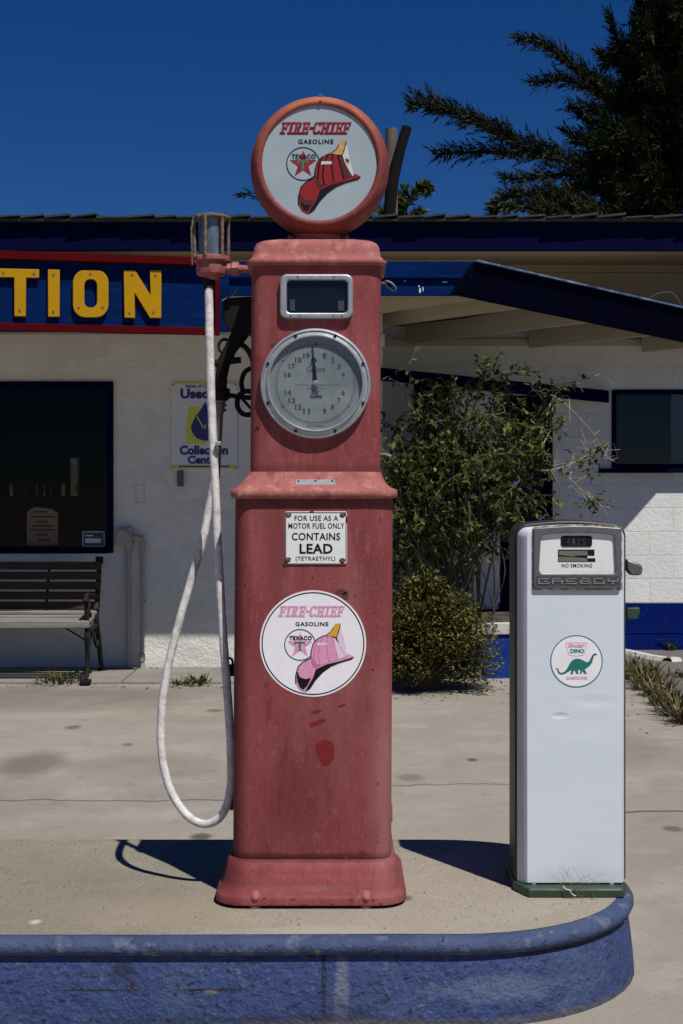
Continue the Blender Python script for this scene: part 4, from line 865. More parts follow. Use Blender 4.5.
# roof: soffit, fascia, shingles
fz1 = P(0,222,13.0).z; fz0 = P(0,250.5,13.0).z
mb = MB(); mb.box((-9.3,13.0,fz0),(8.5,13.06,fz1-.004)); roof = mb.build('roof_fascia', M['navy'], bld, bevel=.004)
mb = MB(); mb.box((-9.3,13.063,fz0+.03),(8.5,RD-.003,fz0+.06)); mb.box((-9.3,RD-.05,fz0-.045),(8.5,RD-.003,fz0+.028)); mb.build('soffit', M['upper'], roof)
mb = MB(); sl = .10
mb.add([(-9.4,12.93,fz1+.0),(8.6,12.93,fz1+.0),(8.6,17,fz1+4.9*sl),(-9.4,17,fz1+4.9*sl),(-9.4,12.93,fz1+.02),(8.6,12.93,fz1+.02),(8.6,17,fz1+4.9*sl+.02),(-9.4,17,fz1+4.9*sl+.02)], [(0,3,2,1),(4,5,6,7),(0,1,5,4),(1,2,6,5),(2,3,7,6),(3,0,4,7)])
for row in range(4):
    x = -9.4+.1*row
    while x < 8.5:
        w = random.uniform(.20,.27); y0 = 12.905+.16*row+random.uniform(-.012,.012); z0 = fz1+.022+(y0-12.93)*sl+.012*0+random.uniform(0,.004); th = random.uniform(.012,.020); tl = random.uniform(.004,.034)
        mb.add([(x,y0,z0),(x+w,y0,z0+tl),(x+w,y0+.3,z0+.3*sl),(x,y0+.3,z0+.3*sl),(x,y0,z0+th),(x+w,y0,z0+th+tl),(x+w,y0+.3,z0+.3*sl+th*.3),(x,y0+.3,z0+.3*sl+th*.3)], [(0,3,2,1),(4,5,6,7),(0,1,5,4),(1,2,6,5),(2,3,7,6),(3,0,4,7)])
        x += w+random.uniform(.0,.008)
mb.build('shingles', M['shingle'], roof)
# canopy over the forecourt side
CA = P(475,262,10.98); CB = P(455,293.5,10.95); kx = 1.12
ca_t = lambda d: Vector((CA.x+kx*(d-10.98), d, CA.z-.0636*(d-10.98)))
ca_b = lambda d: Vector((CB.x+kx*(d-10.95), d, CB.z-.0696*(d-10.95)))
mb = MB(); mb.prism([CB, ca_b(13.97), ca_t(13.97), CA], Vector((-.04,.045,0))); can = mb.build('canopy_fascia', mat('shaded_navy_paint', (.0007,.001,.010), .85, spec=.04, bumps=[(.15,.003,40)]), bld, bevel=.004)  # near-black puts the fascia's shade into its colour
zt, zm, zb = P(0,262,11).z, P(0,278,11).z, P(0,295,11).z
mb = MB(); mb.box((-9,11.0,zm),(CA.x-.02,11.06,zt)); mb.box((-9,11.03,zb),(CA.x-.12,11.06,zm)); cfr = mb.build('canopy_front', M['blue'], bld, bevel=.004)
mb = MB(); mb.add([(-9,11.0,zt+.003),(CA.x,11.0,zt+.003),tuple(ca_t(13.97)+Vector((-.05,0,.003))),(-9,13.97,zt+.003),(-9,11.0,zt+.015),(CA.x,11.0,zt+.015),tuple(ca_t(13.97)+Vector((-.05,0,.015))),(-9,13.97,zt+.015)], [(0,3,2,1),(4,5,6,7),(0,1,5,4),(1,2,6,5),(2,3,7,6),(3,0,4,7)])
mb.build('canopy_roof', M['shingle'], bld)
sz = zb+.17
mb = MB(); mb.add([(-9,11.065,sz),(CA.x-.15,11.065,sz),tuple(ca_b(13.95)+Vector((-.1,0,sz-ca_b(13.95).z))),(-9,13.95,sz)], [(0,1,2,3)]); mb.build('canopy_soffit', M['porch'], bld)
mb = MB(); e0, e1 = CA+Vector((.02,-.012,.004)), ca_t(13.9)+Vector((.02,-.012,.004)); mb.prism([e0, e1, e1+Vector((0,0,.014)), e0+Vector((0,0,.014))], Vector((-.06,.06,0))); mb.build('lit_edge_strip', mat('worn_lit_edge_paint', (.06,.11,.26), .7, layers=[((.25,.32,.42), .8, 9, .48, .66), ((.003,.006,.03), .8, 4, .5, .62)]), can)  # added strip; pale blue paints the lit top edge, with some wear
random.seed(17); mb = MB()
for cx_, cy_, rx_, ry_ in ((420,290.5,.9,3.0),(423,289,.6,2.2),(419,286,.7,1.2),(445,282,3,.5),(405,281,1.2,.4)):
    n_ = 14; mb.ngon([P(cx_+rx_*math.cos(2*math.pi*k/n_)*(1+.5*(random.random()-.5)), cy_+ry_*math.sin(2*math.pi*k/n_)*(1+.5*(random.random()-.5)), 11.029 if cy_ > 278.5 else 10.999) for k in range(n_)])
SCUFF = mb
dn = Vector((-1, kx, 0)).normalized()
for d in (10.95+.25, 11.55, 12.15, 12.75, 13.3):
    a = ca_b(d)+Vector((-.05,.05,0)); L = 2.3 if d < 12 else (13.9-a.y)/dn.y
    L = min(L, (13.9-a.y)/dn.y); mb = MB(); t2 = Vector((dn.y, -dn.x, 0))*.03; z0 = min(a.z+.02, sz-.06)
    p0 = Vector((a.x,a.y,z0)); p1 = Vector((a.x+dn.x*L, a.y+dn.y*L, z0)); h = Vector((0,0,sz-z0-.003))
    mb.add([p0-t2,p0+t2,p1+t2,p1-t2,p0-t2+h,p0+t2+h,p1+t2+h,p1-t2+h], [(0,3,2,1),(4,5,6,7),(0,1,5,4),(1,2,6,5),(2,3,7,6),(3,0,4,7)]); mb.build('rafter', M['porch'], can)
build_each(SCUFF, 'paint_scuff', M['sign_white'], cfr, recalc=False)
mb = MB(); mb.box((XC,13.93,P(0,346,14).z),(8,13.997,P(0,340,14).z)); mb.build('wall_plate', M['porch'], bld)
mb = MB(); mb.box((-9,11.003,2.80),(P(229,0,11).x,11.028,zm-.003)); mb.build('sign_backing', M['blue'], bld)
# gentle loop of cable on the wall above the canopy
mb = MB(); mb.tube(spline([P(645,306,13.6), P(652,296,13.6), P(664,292,13.6), P(674,294,13.6), P(681,305,13.6), P(684,316,13.6)], 5), .008, 6)
tag(mb.build('cable', M['cable']), 'thin grey cable looping above the sloping canopy edge', 'cable')

# ------------------------------------------------------------------ big sign
YAW = .19
def SP(px, py, out=0.0):
    rx = (px-341.5)/F; d = (10.9+YAW*.95)/(1-YAW*rx)
    n = Vector((YAW, -1, 0)).normalized(); return Vector((rx*d, d, EYE+(HOR-py)/F*d))+n*out
sgn = thing('station_sign', 'blue sign board with red border and yellow letters under the roof edge', 'sign', SP(100,295))
nv = Vector((YAW, -1, 0)).normalized()
def level(px, z, out):
    rx = (px-341.5)/F; d = (10.9+YAW*.95)/(1-YAW*rx); return Vector((rx*d, d, z))+nv*out
z_t = SP(100,256.5).z; z_ti = SP(100,263.5).z; z_bi = SP(100,325.5).z; z_b = SP(100,331.8).z
mb = MB(); mb.prism([level(-160,z_b,0), level(219,z_b,0), level(219,z_t,0), level(-160,z_t,0)], -nv*.05); brd = mb.build('board', M['blue'], sgn)
mb = MB()
for a, b, c, d in ((-160,z_ti,219.3,z_t+.01),(-160,z_b-.01,219.3,z_bi),(214.5,z_bi,219.3,z_ti)): o_ = .075 if d > z_t else .035; mb.prism([level(a,b,o_), level(c,b,o_), level(c,d,o_), level(a,d,o_)], -nv*(o_-.001))
mb.build('border', M['trim_red'], sgn, bevel=.004)
def letter(outer, inner=None):
    mb = MB()
    if inner is None:
        mb.prism([SP(x, y, .04) for x, y in outer], -nv*.024)
    else:
        n = len(outer); O1 = [SP(x,y,.04) for x,y in outer]; I1 = [SP(x,y,.04) for x,y in inner]; O0 = [SP(x,y,.016) for x,y in outer]; I0 = [SP(x,y,.016) for x,y in inner]
        mb.add(O0+O1+I1+I0, [(a*n+k, a*n+(k+1) % n, b*n+(k+1) % n, b*n+k) for a, b in ((0,1),(1,2),(2,3),(3,0)) for k in range(n)])
    return mb
Z = lambda x, y: (x/3.415, 205+y/3.415)
def zz(p): return [Z(*q) for q in p]
# the letters stay level: take their heights along the sign
ls = []
ls.append(letter(zz([(-2,219),(134,222),(134,252),(90,251),(89,383),(49,382),(49,250),(-50,249),(-50,218)])))
ls.append(letter(zz([(164,222),(204,222),(204,384),(164,384)])))
ls.append(letter(zz(rrect2(249,224,370,386,42,5)), zz(rrect2(288,256,331,353,20,5))))
ls.append(letter(zz([(422,225),(460,225),(513,310),(511,225),(550,225),(550,388),(511,388),(459,303),(461,388),(424,387)])))
ls.append(letter(zz([(-75,383),(-115,383),(-122,350),(-158,350),(-166,383),(-206,382),(-160,219),(-120,219)])))
ls.append(letter(zz([(-226,218),(-226,248),(-270,248),(-270,381),(-310,381),(-310,248),(-354,247),(-354,217)])))
scr = [[(12,234),(116,237),(68,363)],[(182,241),(182,367)],[(308,238),(268,352),(350,352)],[(450,241),(530,243),(441,370),(523,369)],[],[]]
for m_, sc in zip(ls, scr):
    o = m_.build('letter', M['yellow'], sgn, bevel=.004)
    if sc:
        mb = MB()
        for q in sc: p = SP(*Z(*q), .04); mb.lathe([(.010,-.004),(.010,.004)], p, 'Y', 8)
        build_each(mb, 'screw', M['rust'], o)

# ------------------------------------------------------------------ things on the left wall
us = thing('wall_sign', 'white oil collection notice with blue drop beside the dark window', 'sign', P(204,426,WD-.03))
WPf = lambda px, py, y=0: P(px, py, WD)+Vector((0, -.012-y, 0))
mb = MB(); mb.box(WPf(171.5,470,.006), WPf(237.5,382.5,-.010)); pan = mb.build('sign_panel', M['sign_white'], us, bevel=.002)
mb = MB(); q = lambda x, y, e=0: WPf(150+x/3.655, 200+y/3.655, .0085+e)
mb.ngon([q(a,b) for a,b in ((88,668),(312,668),(312,674),(88,674))], 1); mb.ngon([q(a,b) for a,b in ((82,968),(316,968),(316,982),(82,982))], 1)
mb.ngon([q(a,b) for a,b in ((143,757),(180,757),(205,800),(205,890),(134,890),(136,800))], 1)
text(mb, 'State of California', q, 130, 686, 270, 675, 0, bold=.03); text(mb, 'Used Oil', q, 112, 727, 294, 689, 0, bold=.05); text(mb, 'Collection', q, 109, 932, 286, 897, 0, bold=.05); text(mb, 'Center', q, 138, 965, 258, 934, 0, bold=.05)
q2 = lambda x, y: q(x, y, .001)
drop = [(203,738),(215,765),(232,795),(248,825),(252,850),(240,872),(220,880),(196,880),(170,870),(155,850),(150,828),(165,795),(185,768)]
mb.ngon([q2(*p) for p in drop], 0)
q3 = lambda x, y: q(x, y, .002); pts = [(172,790),(196,834),(203,832),(203,820)]
for a, b in zip(pts, pts[1:]):
    t = (Vector(b)-Vector(a)).normalized(); nn = Vector((-t.y, t.x))*2.2; mb.ngon([q3(*(Vector(a)+nn)), q3(*(Vector(b)+nn)), q3(*(Vector(b)-nn)), q3(*(Vector(a)-nn))], 1)
text(mb, 'PLEASE DO NOT LEAVE OIL', q2, 106, 978, 290, 971, 0) if False else mb.ngon([q2(a,b) for a,b in ((106,972),(290,972),(290,977),(106,977))], 0)
mb.build('sign_lettering', [M['sign_blue'], M['sign_yel']], pan, recalc=False)
mb = MB()
for px, py in ((173.5,385),(235.5,385),(173.5,467.5),(235.5,467.5)): mb.lathe([(.008,-.004),(.008,.004)], WPf(px,py,.008), 'Y', 8)
build_each(mb, 'screw', M['rust'], pan)
mb = MB(); mb.box(WPf(177.5,486.5,.02), WPf(183.5,471,-.01)); mb.box(WPf(179,483,.022), WPf(182,474,.021))
tag(mb.build('wall_switch', mat('dull_box_metal', (.10,.10,.10), .6), bevel=.003), 'small dark grey box below the oil collection notice', 'switch box')
mb = MB(); 
for a, b, c, d in ((135,486,144,485),(135,503.5,144,502.5),(135,503,136,486),(143.3,503,144.3,486)): mb.box(WPf(a,b,-.004), WPf(c,d,-.011))
tag(mb.build('cover_plate', M['stucco'], bevel=.001), 'outline of a blank painted over cover on the white wall', 'cover plate')
eb = thing('electrical_box', 'grey outdoor electrical box with conduits beside the window', 'electrical box', P(125,537,WD))
mb = MB(); mb.box(WPf(117.5,546,.09), WPf(133.5,527.5,-.011)); bx = mb.build('box', M['box_grey'], eb, bevel=.008)
mb = MB(); mb.lathe([(.062,-.03),(.068,-.02),(.068,.02)], WPf(125,537,.09), 'Y', 28); mb.build('round_cover', M['box_grey'], bx, sharp=40)
mb = MB(); mb.tube(spline([WPf(133,537,.045), WPf(140,537.5,.045), WPf(143,541,.045), WPf(143,550,.045)], 4), .023, 12); mb.tube([WPf(143,548,.04), WPf(143,690,.04)], .017, 10)
mb.tube([WPf(129.5,546,.05), WPf(129.5,690,.05)], .022, 12); mb.tube([WPf(129.5,546,.05), WPf(129.5,552,.05)], .034, 12); mb.tube([WPf(143,549,.04), WPf(143,553,.04)], .028, 12)
mb.tube([WPf(143,653,.04), WPf(143,660,.04)], .026, 12)
for py in (600,): mb.box(WPf(141,603,.062), WPf(145.5,600,-.011))
mb.build('conduit', M['box_grey'], eb, sharp=40)
# notices behind the window glass
pn = thing('window_notice', 'faded tan paper notice taped inside the dark window', 'notice', P(42,526,WD+.03))
mb = MB(); I_ = lambda px, py, e=0: P(px, py, WD+.028)+Vector((0,-e,0))
mb.prism([I_(x,y) for x,y in ((27,545),(58,545),(58,513),(52,509),(34,507),(27,512))], (0,.003,0)); ps = mb.build('paper', M['paper'], pn)
mb = MB()
for y, x0, x1 in ((511,33,47),(516,31,54),(521,36,48),(525,32,52),(529,30,55),(534,36,48),(539,38,50)): mb.ngon([I_(a,b,.001) for a,b in ((x0,y),(x1,y),(x1,y+1.6),(x0,y+1.6))])
mb.build('print', M['paper_ink'], ps, recalc=False)
ws = thing('window_sticker', 'small white bordered sticker in the lower corner of the dark window', 'sticker', P(94,539,WD+.03))
mb = MB(); mb.box(I_(82,547), I_(105,531,-.002)); ss = mb.build('sticker', mat('sticker_dark', (.03,.035,.05), .5), ws)
mb = MB(); T = lambda x, y, e=0: I_(x, y, .001+e)
for a, b, c, d in ((82.5,531.5,104.5,532.2),(82.5,545.8,104.5,546.5),(82.5,531.5,83.2,546.5),(103.8,531.5,104.5,546.5),(85,538.5,101,543)): mb.ngon([T(a,b), T(c,b), T(c,d), T(a,d)])
mb.ngon([T(x,y,.0005) for x,y in ((85,535),(93,535),(93,536.2),(85,536.2))]); mb.build('print', M['sign_white'], ss, recalc=False)

# ------------------------------------------------------------------ bench
bx1 = P(90,0,11.55).x; bx0 = bx1-1.75
bn = thing('park_bench', 'dark weathered wood slat bench with black iron ends under the window', 'bench', ((bx0+bx1)/2,11.75,.022))
def profile_ring(pts, x, r): return [Vector((x, d, z)) for d, z in pts]
mb = MB()
for k, d in enumerate((11.37,11.475,11.58,11.685)):
    z = .485+(0,.008,.024,.052)[k]; mb.box((bx0-.03,d,z-(.028 if k == 0 else 0)),(bx1+.02,d+.085,z+.032))
mb.build('seat', M['wood_seat'], bn, bevel=.006)
mb = MB()
for k in range(5):
    z = .605+.082*k; d = 11.83+.03*k; mt = Matrix.Translation((0,d,z))@Matrix.Rotation(R(-14),4,'X'); mb.box((bx0-.03,-.014,-.032),(bx1+.02,.014,.034), 0, mt)
mb.build('backrest', M['wood'], bn, bevel=.006)
mb = MB(); x = P(45,0,11.8).x; mb.tube([(x,11.825,.50),(x,11.86,.62),(x,11.98,.95)], .012, 6); mb.tube([(P(65,0,11.5).x,11.55,.44),(bx1,11.5,.33)], .007, 6); build_each(mb, 'back_strap', M['blk_iron'], bn)
for x in (bx0, bx1):
    mb = MB(); X = lambda pts: spline([(x,d,z) for d,z in pts], 5)
    mb.tube(X([(12.16,.03),(12.06,.12),(11.97,.30),(11.86,.46),(11.88,.60),(11.95,.80),(12.0,.985)]), [.022]*31, 8)
    mb.tube(X([(11.33,.035),(11.42,.10),(11.44,.25),(11.40,.38),(11.42,.47),(11.40,.60),(11.42,.70)]), .020, 8)
    mb.tube(X([(11.40,.44),(11.6,.42),(11.86,.44)]), .018, 8); mb.tube(X([(11.40,.40),(11.52,.30),(11.62,.38),(11.56,.44)]), .012, 6); mb.tube(X([(11.97,.32),(11.85,.26),(11.75,.34),(11.82,.43)]), .012, 6)
    mb.tube(X([(11.43,.33),(11.5,.22),(11.44,.14)]), .010, 6); mb.tube(X([(11.41,.52),(11.5,.58),(11.6,.52),(11.52,.47)]), .011, 6)
    mb.box((x-.04,11.30,.022),(x+.04,11.40,.045)); mb.box((x-.035,12.12,.022),(x+.035,12.2,.045)); mb.box((x-.03,11.98,.95),(x+.03,12.02,1.01))
    ef = mb.build('end_frame', M['blk_iron'], bn, sharp=60)
    mb = MB(); mb.tube(X([(11.36,.675),(11.37,.71),(11.44,.725),(11.6,.705),(11.8,.69),(11.92,.70)]), [.020,.030,.026]+[.018]*23, 8); mb.build('armrest', M['blk_iron'], ef)

# ------------------------------------------------------------------ planter
plt_ = thing('planter', 'low curved blue planter wall with white cap in front of the entrance', 'planter', (1.2,12.8,0))
def pl_out(i, z):
    pts = [Vector((.36+.02,11.80+i,z)), Vector((.75,11.78+i,z)), Vector((1.05,11.77+i,z))]
    for k in range(9):
        a = R(-90+80*k/8); pts.append(Vector((1.15+(1.0-i)*math.cos(a), 12.77+(1.0-i)*math.sin(a), z)))
    pts += [Vector((2.15-i,13.4,z)), Vector((.38,13.4,z))]; return pts
mb = MB(); mb.loft([pl_out(0,-.02), pl_out(0,.37)], smooth=True); mb.build('wall', mat('planter_blue_paint', (.004,.032,.21), .75, spec=.15, layers=[((.002,.018,.14), .7, 4, .4, .68), ((.05,.10,.30), .6, 16, .60, .72)], bumps=[(.5,.008,25)]), plt_, sharp=50)
mb = MB(); mb.loft([pl_out(-.02,.371), pl_out(-.02,.455), pl_out(.16,.455), pl_out(.16,.40)], caps=False); mb.build('cap', M['white_line'], plt_, sharp=50)
mb = MB(); mb.ngon(pl_out(.15,.43)); mb.build('soil', M['soil'], plt_)

# ------------------------------------------------------------------ plants
def leaf(mb, p, d, up, l, w, mi=0):
    d = d.normalized(); s = d.cross(up)
    if s.length < 1e-3: s = d.orthogonal()
    s.normalize(); n = s.cross(d)
    mb.add([p, p+d*l*.45+s*w-n*l*.08, p+d*l-n*l*.22, p+d*l*.45-s*w-n*l*.08], [(0,1,2),(0,2,3)], mi)
def rv(): 
    while True:
        v = Vector((random.uniform(-1,1), random.uniform(-1,1), random.uniform(-1,1)))
        if .05 < v.length < 1: return v.normalized()
def shoot(st, lf, p, d, L, r, rng, depth, ll, lw, dens, grav=-.15, mi=0, flowers=None):
    n = max(3, int(L/.07)); pts = [p]; dirs = []
    for i in range(n):
        d = (d+rv()*rng+Vector((0,0,grav*i/n))).normalized(); pts.append(pts[-1]+d*L/n); dirs.append(d)
    st.tube(pts, [r*(1-.75*i/n) for i in range(n+1)], 5)
    for i in range(1, n+1):
        if depth > 0 and i > n*.25 and random.random() < .75:
            shoot(st, lf, pts[i], (dirs[i-1]*.7+rv()).normalized(), L*random.uniform(.3,.55), r*.5, rng*1.1, depth-1, ll, lw, dens, grav, mi, flowers)
        if depth <= 1:
            for _ in range(dens):
                if random.random() < .8:
                    q = pts[i-1].lerp(pts[i], random.random()); ld = (dirs[i-1]*.5+rv()*.9+Vector((0,0,-.1))).normalized(); s = random.uniform(.45,1.45)
                    leaf(lf, q, ld, Vector((0,0,1))+rv()*.5, ll*s, lw*s, mi)
            if flowers is not None and depth == 0 and random.random() < .02: flowers.append(pts[i]+rv()*.03)
random.seed(21)
sb = thing('climbing_shrub', 'tall loose leafy shrub with violet flowers growing from the planter', 'shrub', (1.0,12.4,.43))
st, lf, fl = MB(), MB(), []
targets = [(390,450),(398,430),(410,405),(420,425),(430,395),(440,440),(450,390),(462,400),(470,430),(482,382),(495,385),(508,395),(520,410),(530,430),(538,448),(520,465),(500,470),(480,480),(455,475),(430,480),(405,485),(395,505),(415,510),(440,505),(465,498),(490,490),(510,482),(540,420),(395,540),(412,545),(388,475),(470,380),(545,405),(500,430),(460,450),(425,455),(410,470),(440,490),(520,480),(485,450),(505,500),(515,445),(475,415),(450,420),(435,415),(400,445),(490,410),(455,435),(425,440),(478,460),(400,462),(418,492),(470,472),(496,452),(505,412)]
random.shuffle(targets)
for tx, ty in targets[:46]:
    dd = random.uniform(10.95,12.3); T_ = P(tx, ty, dd); B0 = Vector((random.uniform(.60,1.2), random.uniform(12.05,12.4), .43))
    v = T_-B0; L = v.length
    mid = B0.lerp(T_, .5)+Vector((random.uniform(-.12,.12), random.uniform(-.1,.1), .05)); path_ = spline([B0, mid, T_], 6)
    st.tube(path_, [.013*(1-.7*i/12) for i in range(13)], 5)
    for i in range(7, 13):
        for _ in range(2):
            d0 = (rv()+Vector((.1*(1 if tx > 460 else -1),-.25,.15))).normalized(); shoot(st, lf, path_[i], d0, random.uniform(.14,.42), .0045, .28, 1, .054, .0145, 3, -.25, 0, fl)
for _ in range(30):   # bare thin stems under the crown
    B0 = Vector((random.uniform(.55,1.35), random.uniform(11.95,12.6), .43)); st.tube(spline([B0, B0+Vector((random.uniform(-.15,.15),random.uniform(-.2,.1),.45)), B0+Vector((random.uniform(-.3,.3),random.uniform(-.25,.1),random.uniform(.7,1.1)))], 5), .005, 4)
st.build('stems', M['bark'], sb, recalc=False); lf.build('foliage', M['leaf'], sb, recalc=False)
tw, tl_ = MB(), MB()
for pts in ([(535,470),(552,470),(575,462),(592,452),(604,446)],[(520,440),(548,455),(565,475),(585,462),(600,468)],[(545,420),(555,395),(575,383),(600,374)],[(530,420),(552,440),(562,470),(582,490),(598,505),(612,508)],[(535,390),(560,400),(590,430),(606,455),(615,462)],[(550,470),(560,490),(555,520),(562,545)],[(540,450),(552,425),(553,400),(566,385),(590,378)]):
    pp = spline([P(x, y, 12.2+.1*i) for i, (x, y) in enumerate(pts)], 6); tw.tube(pp, [.006*(1-.6*i/len(pp)) for i in range(len(pp))], 5)
    for i in range(8, len(pp)):
        if random.random() < .5: tw.tube([pp[i], pp[i]+rv()*.08+Vector((0,0,.03)), pp[i]+rv()*.16], .002, 4)
        if pts[-1][0] < 613 and random.random() < .45 and pts[0][1] > 430: 
            for _ in range(3): leaf(tl_, pp[i], (rv()+Vector((.3,-.2,.3))).normalized(), Vector((0,-.6,1)), random.uniform(.05,.085), .018)
for cx, cy in ((585,507),(592,470),(600,505),(575,455),(590,500),(596,452)):
    for _ in range(12): leaf(tl_, P(cx+random.uniform(-9,9), cy+random.uniform(-8,8), 12.6), (rv()+Vector((0,-.2,.4))).normalized(), Vector((0,-.6,1)), random.uniform(.045,.08), .017)
tw.build('bare_twigs', M['twig'], sb, recalc=False); tl_.build('outer_leaves', M['leaf'], sb, recalc=False)
random.shuffle(fl)
mb = MB(); fpos = [P(490,398,12.0), P(590,484,12.5), P(580,500,12.5), P(612,507,12.5), P(604,492,12.5), P(471,396,12)]+fl[:3]
for p in fpos:
    ring_ = [p]+[p+Vector((math.cos(R(36*k)), -.3, math.sin(R(36*k))))*(.022 if k % 2 == 0 else .010) for k in range(10)]
    mb.add(ring_, [(0, 1+k, 1+(k+1) % 10) for k in range(10)])
build_each(mb, 'flower', M['flower'], sb, recalc=False)
# round bush on the ground
random.seed(5)
rb = thing('round_bush', 'low rounded brownish green bush in front of the planter', 'bush', (.62,11.1,0))
st, lf = MB(), MB(); bc = Vector((.62,11.12,0))
for k in range(350):
    a = random.uniform(0, 2*math.pi); el = random.uniform(.02,1)**.8*math.pi/2; rr_ = random.uniform(.82,1.05)
    T_ = bc+Vector((.06+.58*math.cos(a)*math.cos(el)*rr_, .42*math.sin(a)*math.cos(el)*rr_, .06+.78*math.sin(el)*rr_*(1-.10*math.cos(a)*math.cos(el))))
    B0 = bc+Vector((random.uniform(-.12,.12), random.uniform(-.1,.1), 0)); pth = spline([B0, B0.lerp(T_, .5)+Vector((0,0,.06)), T_], 5); st.tube(pth, [.006*(1-.7*i/10) for i in range(11)], 4)
    for i in range(5, 11):
        for _ in range(15): leaf(lf, pth[i]+rv()*.08, (rv()+(T_-bc).normalized()*.8).normalized(), Vector((0,0,1))+rv()*.4, random.uniform(.022,.042), .010)
for k in range(9):
    T_ = bc+Vector((random.uniform(.36,.56), random.uniform(-.35,.2), random.uniform(.02,.15))); pth = spline([bc+Vector((.3,0,.05)), T_+Vector((-.1,0,.03)), T_], 4); st.tube(pth, .003, 4)
    for q in pth[3:]:
        for _ in range(6): leaf(lf, q+rv()*.03, (rv()+Vector((.3,0,.2))).normalized(), Vector((0,0,1)), random.uniform(.02,.04), .010)
st.build('stems', M['bark'], rb, recalc=False); lf.build('foliage', M['leaf2'], rb, recalc=False)
# weeds
def weed_mesh(seed, n, h, spread, m, lean=0):
    random.seed(seed); mb = MB()
    for k in range(n):
        a = random.uniform(0, 6.283); r = random.uniform(0, spread); b = Vector((r*math.cos(a), r*math.sin(a), 0)); d = Vector((math.cos(a)*random.uniform(.2,.9), math.sin(a)*random.uniform(.2,.9), random.uniform(.5,1))).normalized(); L = h*random.uniform(.4,1.1); w = random.uniform(.004,.009)
        s = d.cross(Vector((0,0,1))).normalized()*w; m1 = b+d*L*.55; tip = b+d*L+Vector((0,0,-.12*L)); mb.add([b-s, b+s, m1+s*.8, m1-s*.8, tip], [(0,1,2,3),(3,2,4)])
        if k % 3 == 0:
            for _ in range(4): leaf(mb, b+d*L*random.uniform(.2,.9), rv()+Vector((0,0,.3)), Vector((0,0,1)), random.uniform(.02,.045), .008)
    me_o = mb.build('weed', m, recalc=False); return me_o
wp_ = [weed_mesh(3, 70, .20, .09, M['weed']), weed_mesh(4, 80, .15, .12, M['weed_g']), weed_mesh(8, 60, .24, .07, M['weed'])]
spots = [(630,672,1),(637,679,1.1),(644,684,1.25),(650,690,1.1),(655,688,1.2),(660,697,1),(666,705,1.0),(672,711,.95),(679,716,1.15),(683,723,1.0),(641,676,.9),(648,695,.6),(634,671,.8),(657,703,.5),(676,706,.8)]
for i, (px, py, s) in enumerate(spots):
    o = wp_[i % 3] if i < 3 else wp_[i % 3].copy()
    if i >= 3: C.objects.link(o)
    x, y = G(px, py); o.location = (x, y, .004); o.scale = (s, s, s); o.rotation_euler = (0, 0, i*1.3)
    tag(o, 'dry weed tuft in the row along the curved pavement edge at right', 'weed', 'weeds along the pavement edge')
def one_weed(name, seed, n, h, spr, px, py, label, m, z=.024):
    o = weed_mesh(seed, n, h, spr, m); o.name = name; d = (EYE-z)*F/(py-HOR); o.location = ((px-341.5)/F*d, d, z); tag(o, label, 'weed'); return o
one_weed('weed', 11, 110, .10, .20, 62, 681, 'scrubby weed patch under the bench by its iron foot', M['weed_g'])
one_weed('weed', 12, 50, .11, .10, 198, 683, 'small green weed growing from the footpath behind the hose', M['weed_g'])
one_weed('weed', 13, 30, .07, .10, 178, 684, 'tiny low weed on the footpath left of the hose', M['weed_g'])
one_weed('weed', 14, 45, .17, .06, 672, 650, 'little weed against the blue wall base at right', M['weed_g'], .004)
one_weed('weed', 15, 70, .07, .14, 681, 676, 'flat mat of weeds on the grey asphalt at right edge', M['weed'], .004)
# dry wisps and a scrap of string at the foot of the white pump
random.seed(9); mb = MB(); b0_ = Vector((gcx+.005,gy-.060,.252))
for k in range(22):
    p = b0_+Vector((random.uniform(-.05,.05),0,0)); mb.tube(spline([p, p+Vector((random.uniform(-.03,.03),.006,random.uniform(.03,.05))), p+Vector((random.uniform(-.06,.06),.0,random.uniform(.04,.10)))], 3), .0004, 4)
tag(mb.build('dry_grass', M['bark'], recalc=False), 'wispy dry grass standing at the foot of the short white pump', 'dry grass')
mb = MB(); mb.tube(spline([P(563,886,4.39), P(566,889,4.385), P(570,890.5,4.385), P(572,894,4.385), P(576,896,4.385)], 4), .0014, 6)
tag(mb.build('string', M['sign_white']), 'short scrap of white string on the green plinth', 'string')
# white line of a low kerb on the asphalt at right
mb = MB(); pts = [G(600,648.5), G(630,654), G(650,658.5), G(668,661.5), G(678,661)]
for a, b in zip(pts, pts[1:]):
    a, b = Vector((*a,0)), Vector((*b,0)); t = (b-a).normalized(); n2 = Vector((-t.y,t.x,0))*.07; mb.add([a-n2+Vector((0,0,.004)), b-n2+Vector((0,0,.004)), b+n2+Vector((0,0,.004)), a+n2+Vector((0,0,.004)), a-n2*.6+Vector((0,0,.035)), b-n2*.6+Vector((0,0,.035)), b+n2*.6+Vector((0,0,.035)), a+n2*.6+Vector((0,0,.035))], [(4,5,6,7),(0,1,5,4),(2,3,7,6)])
tag(mb.build('low_kerb', M['white_line']), kind='structure')

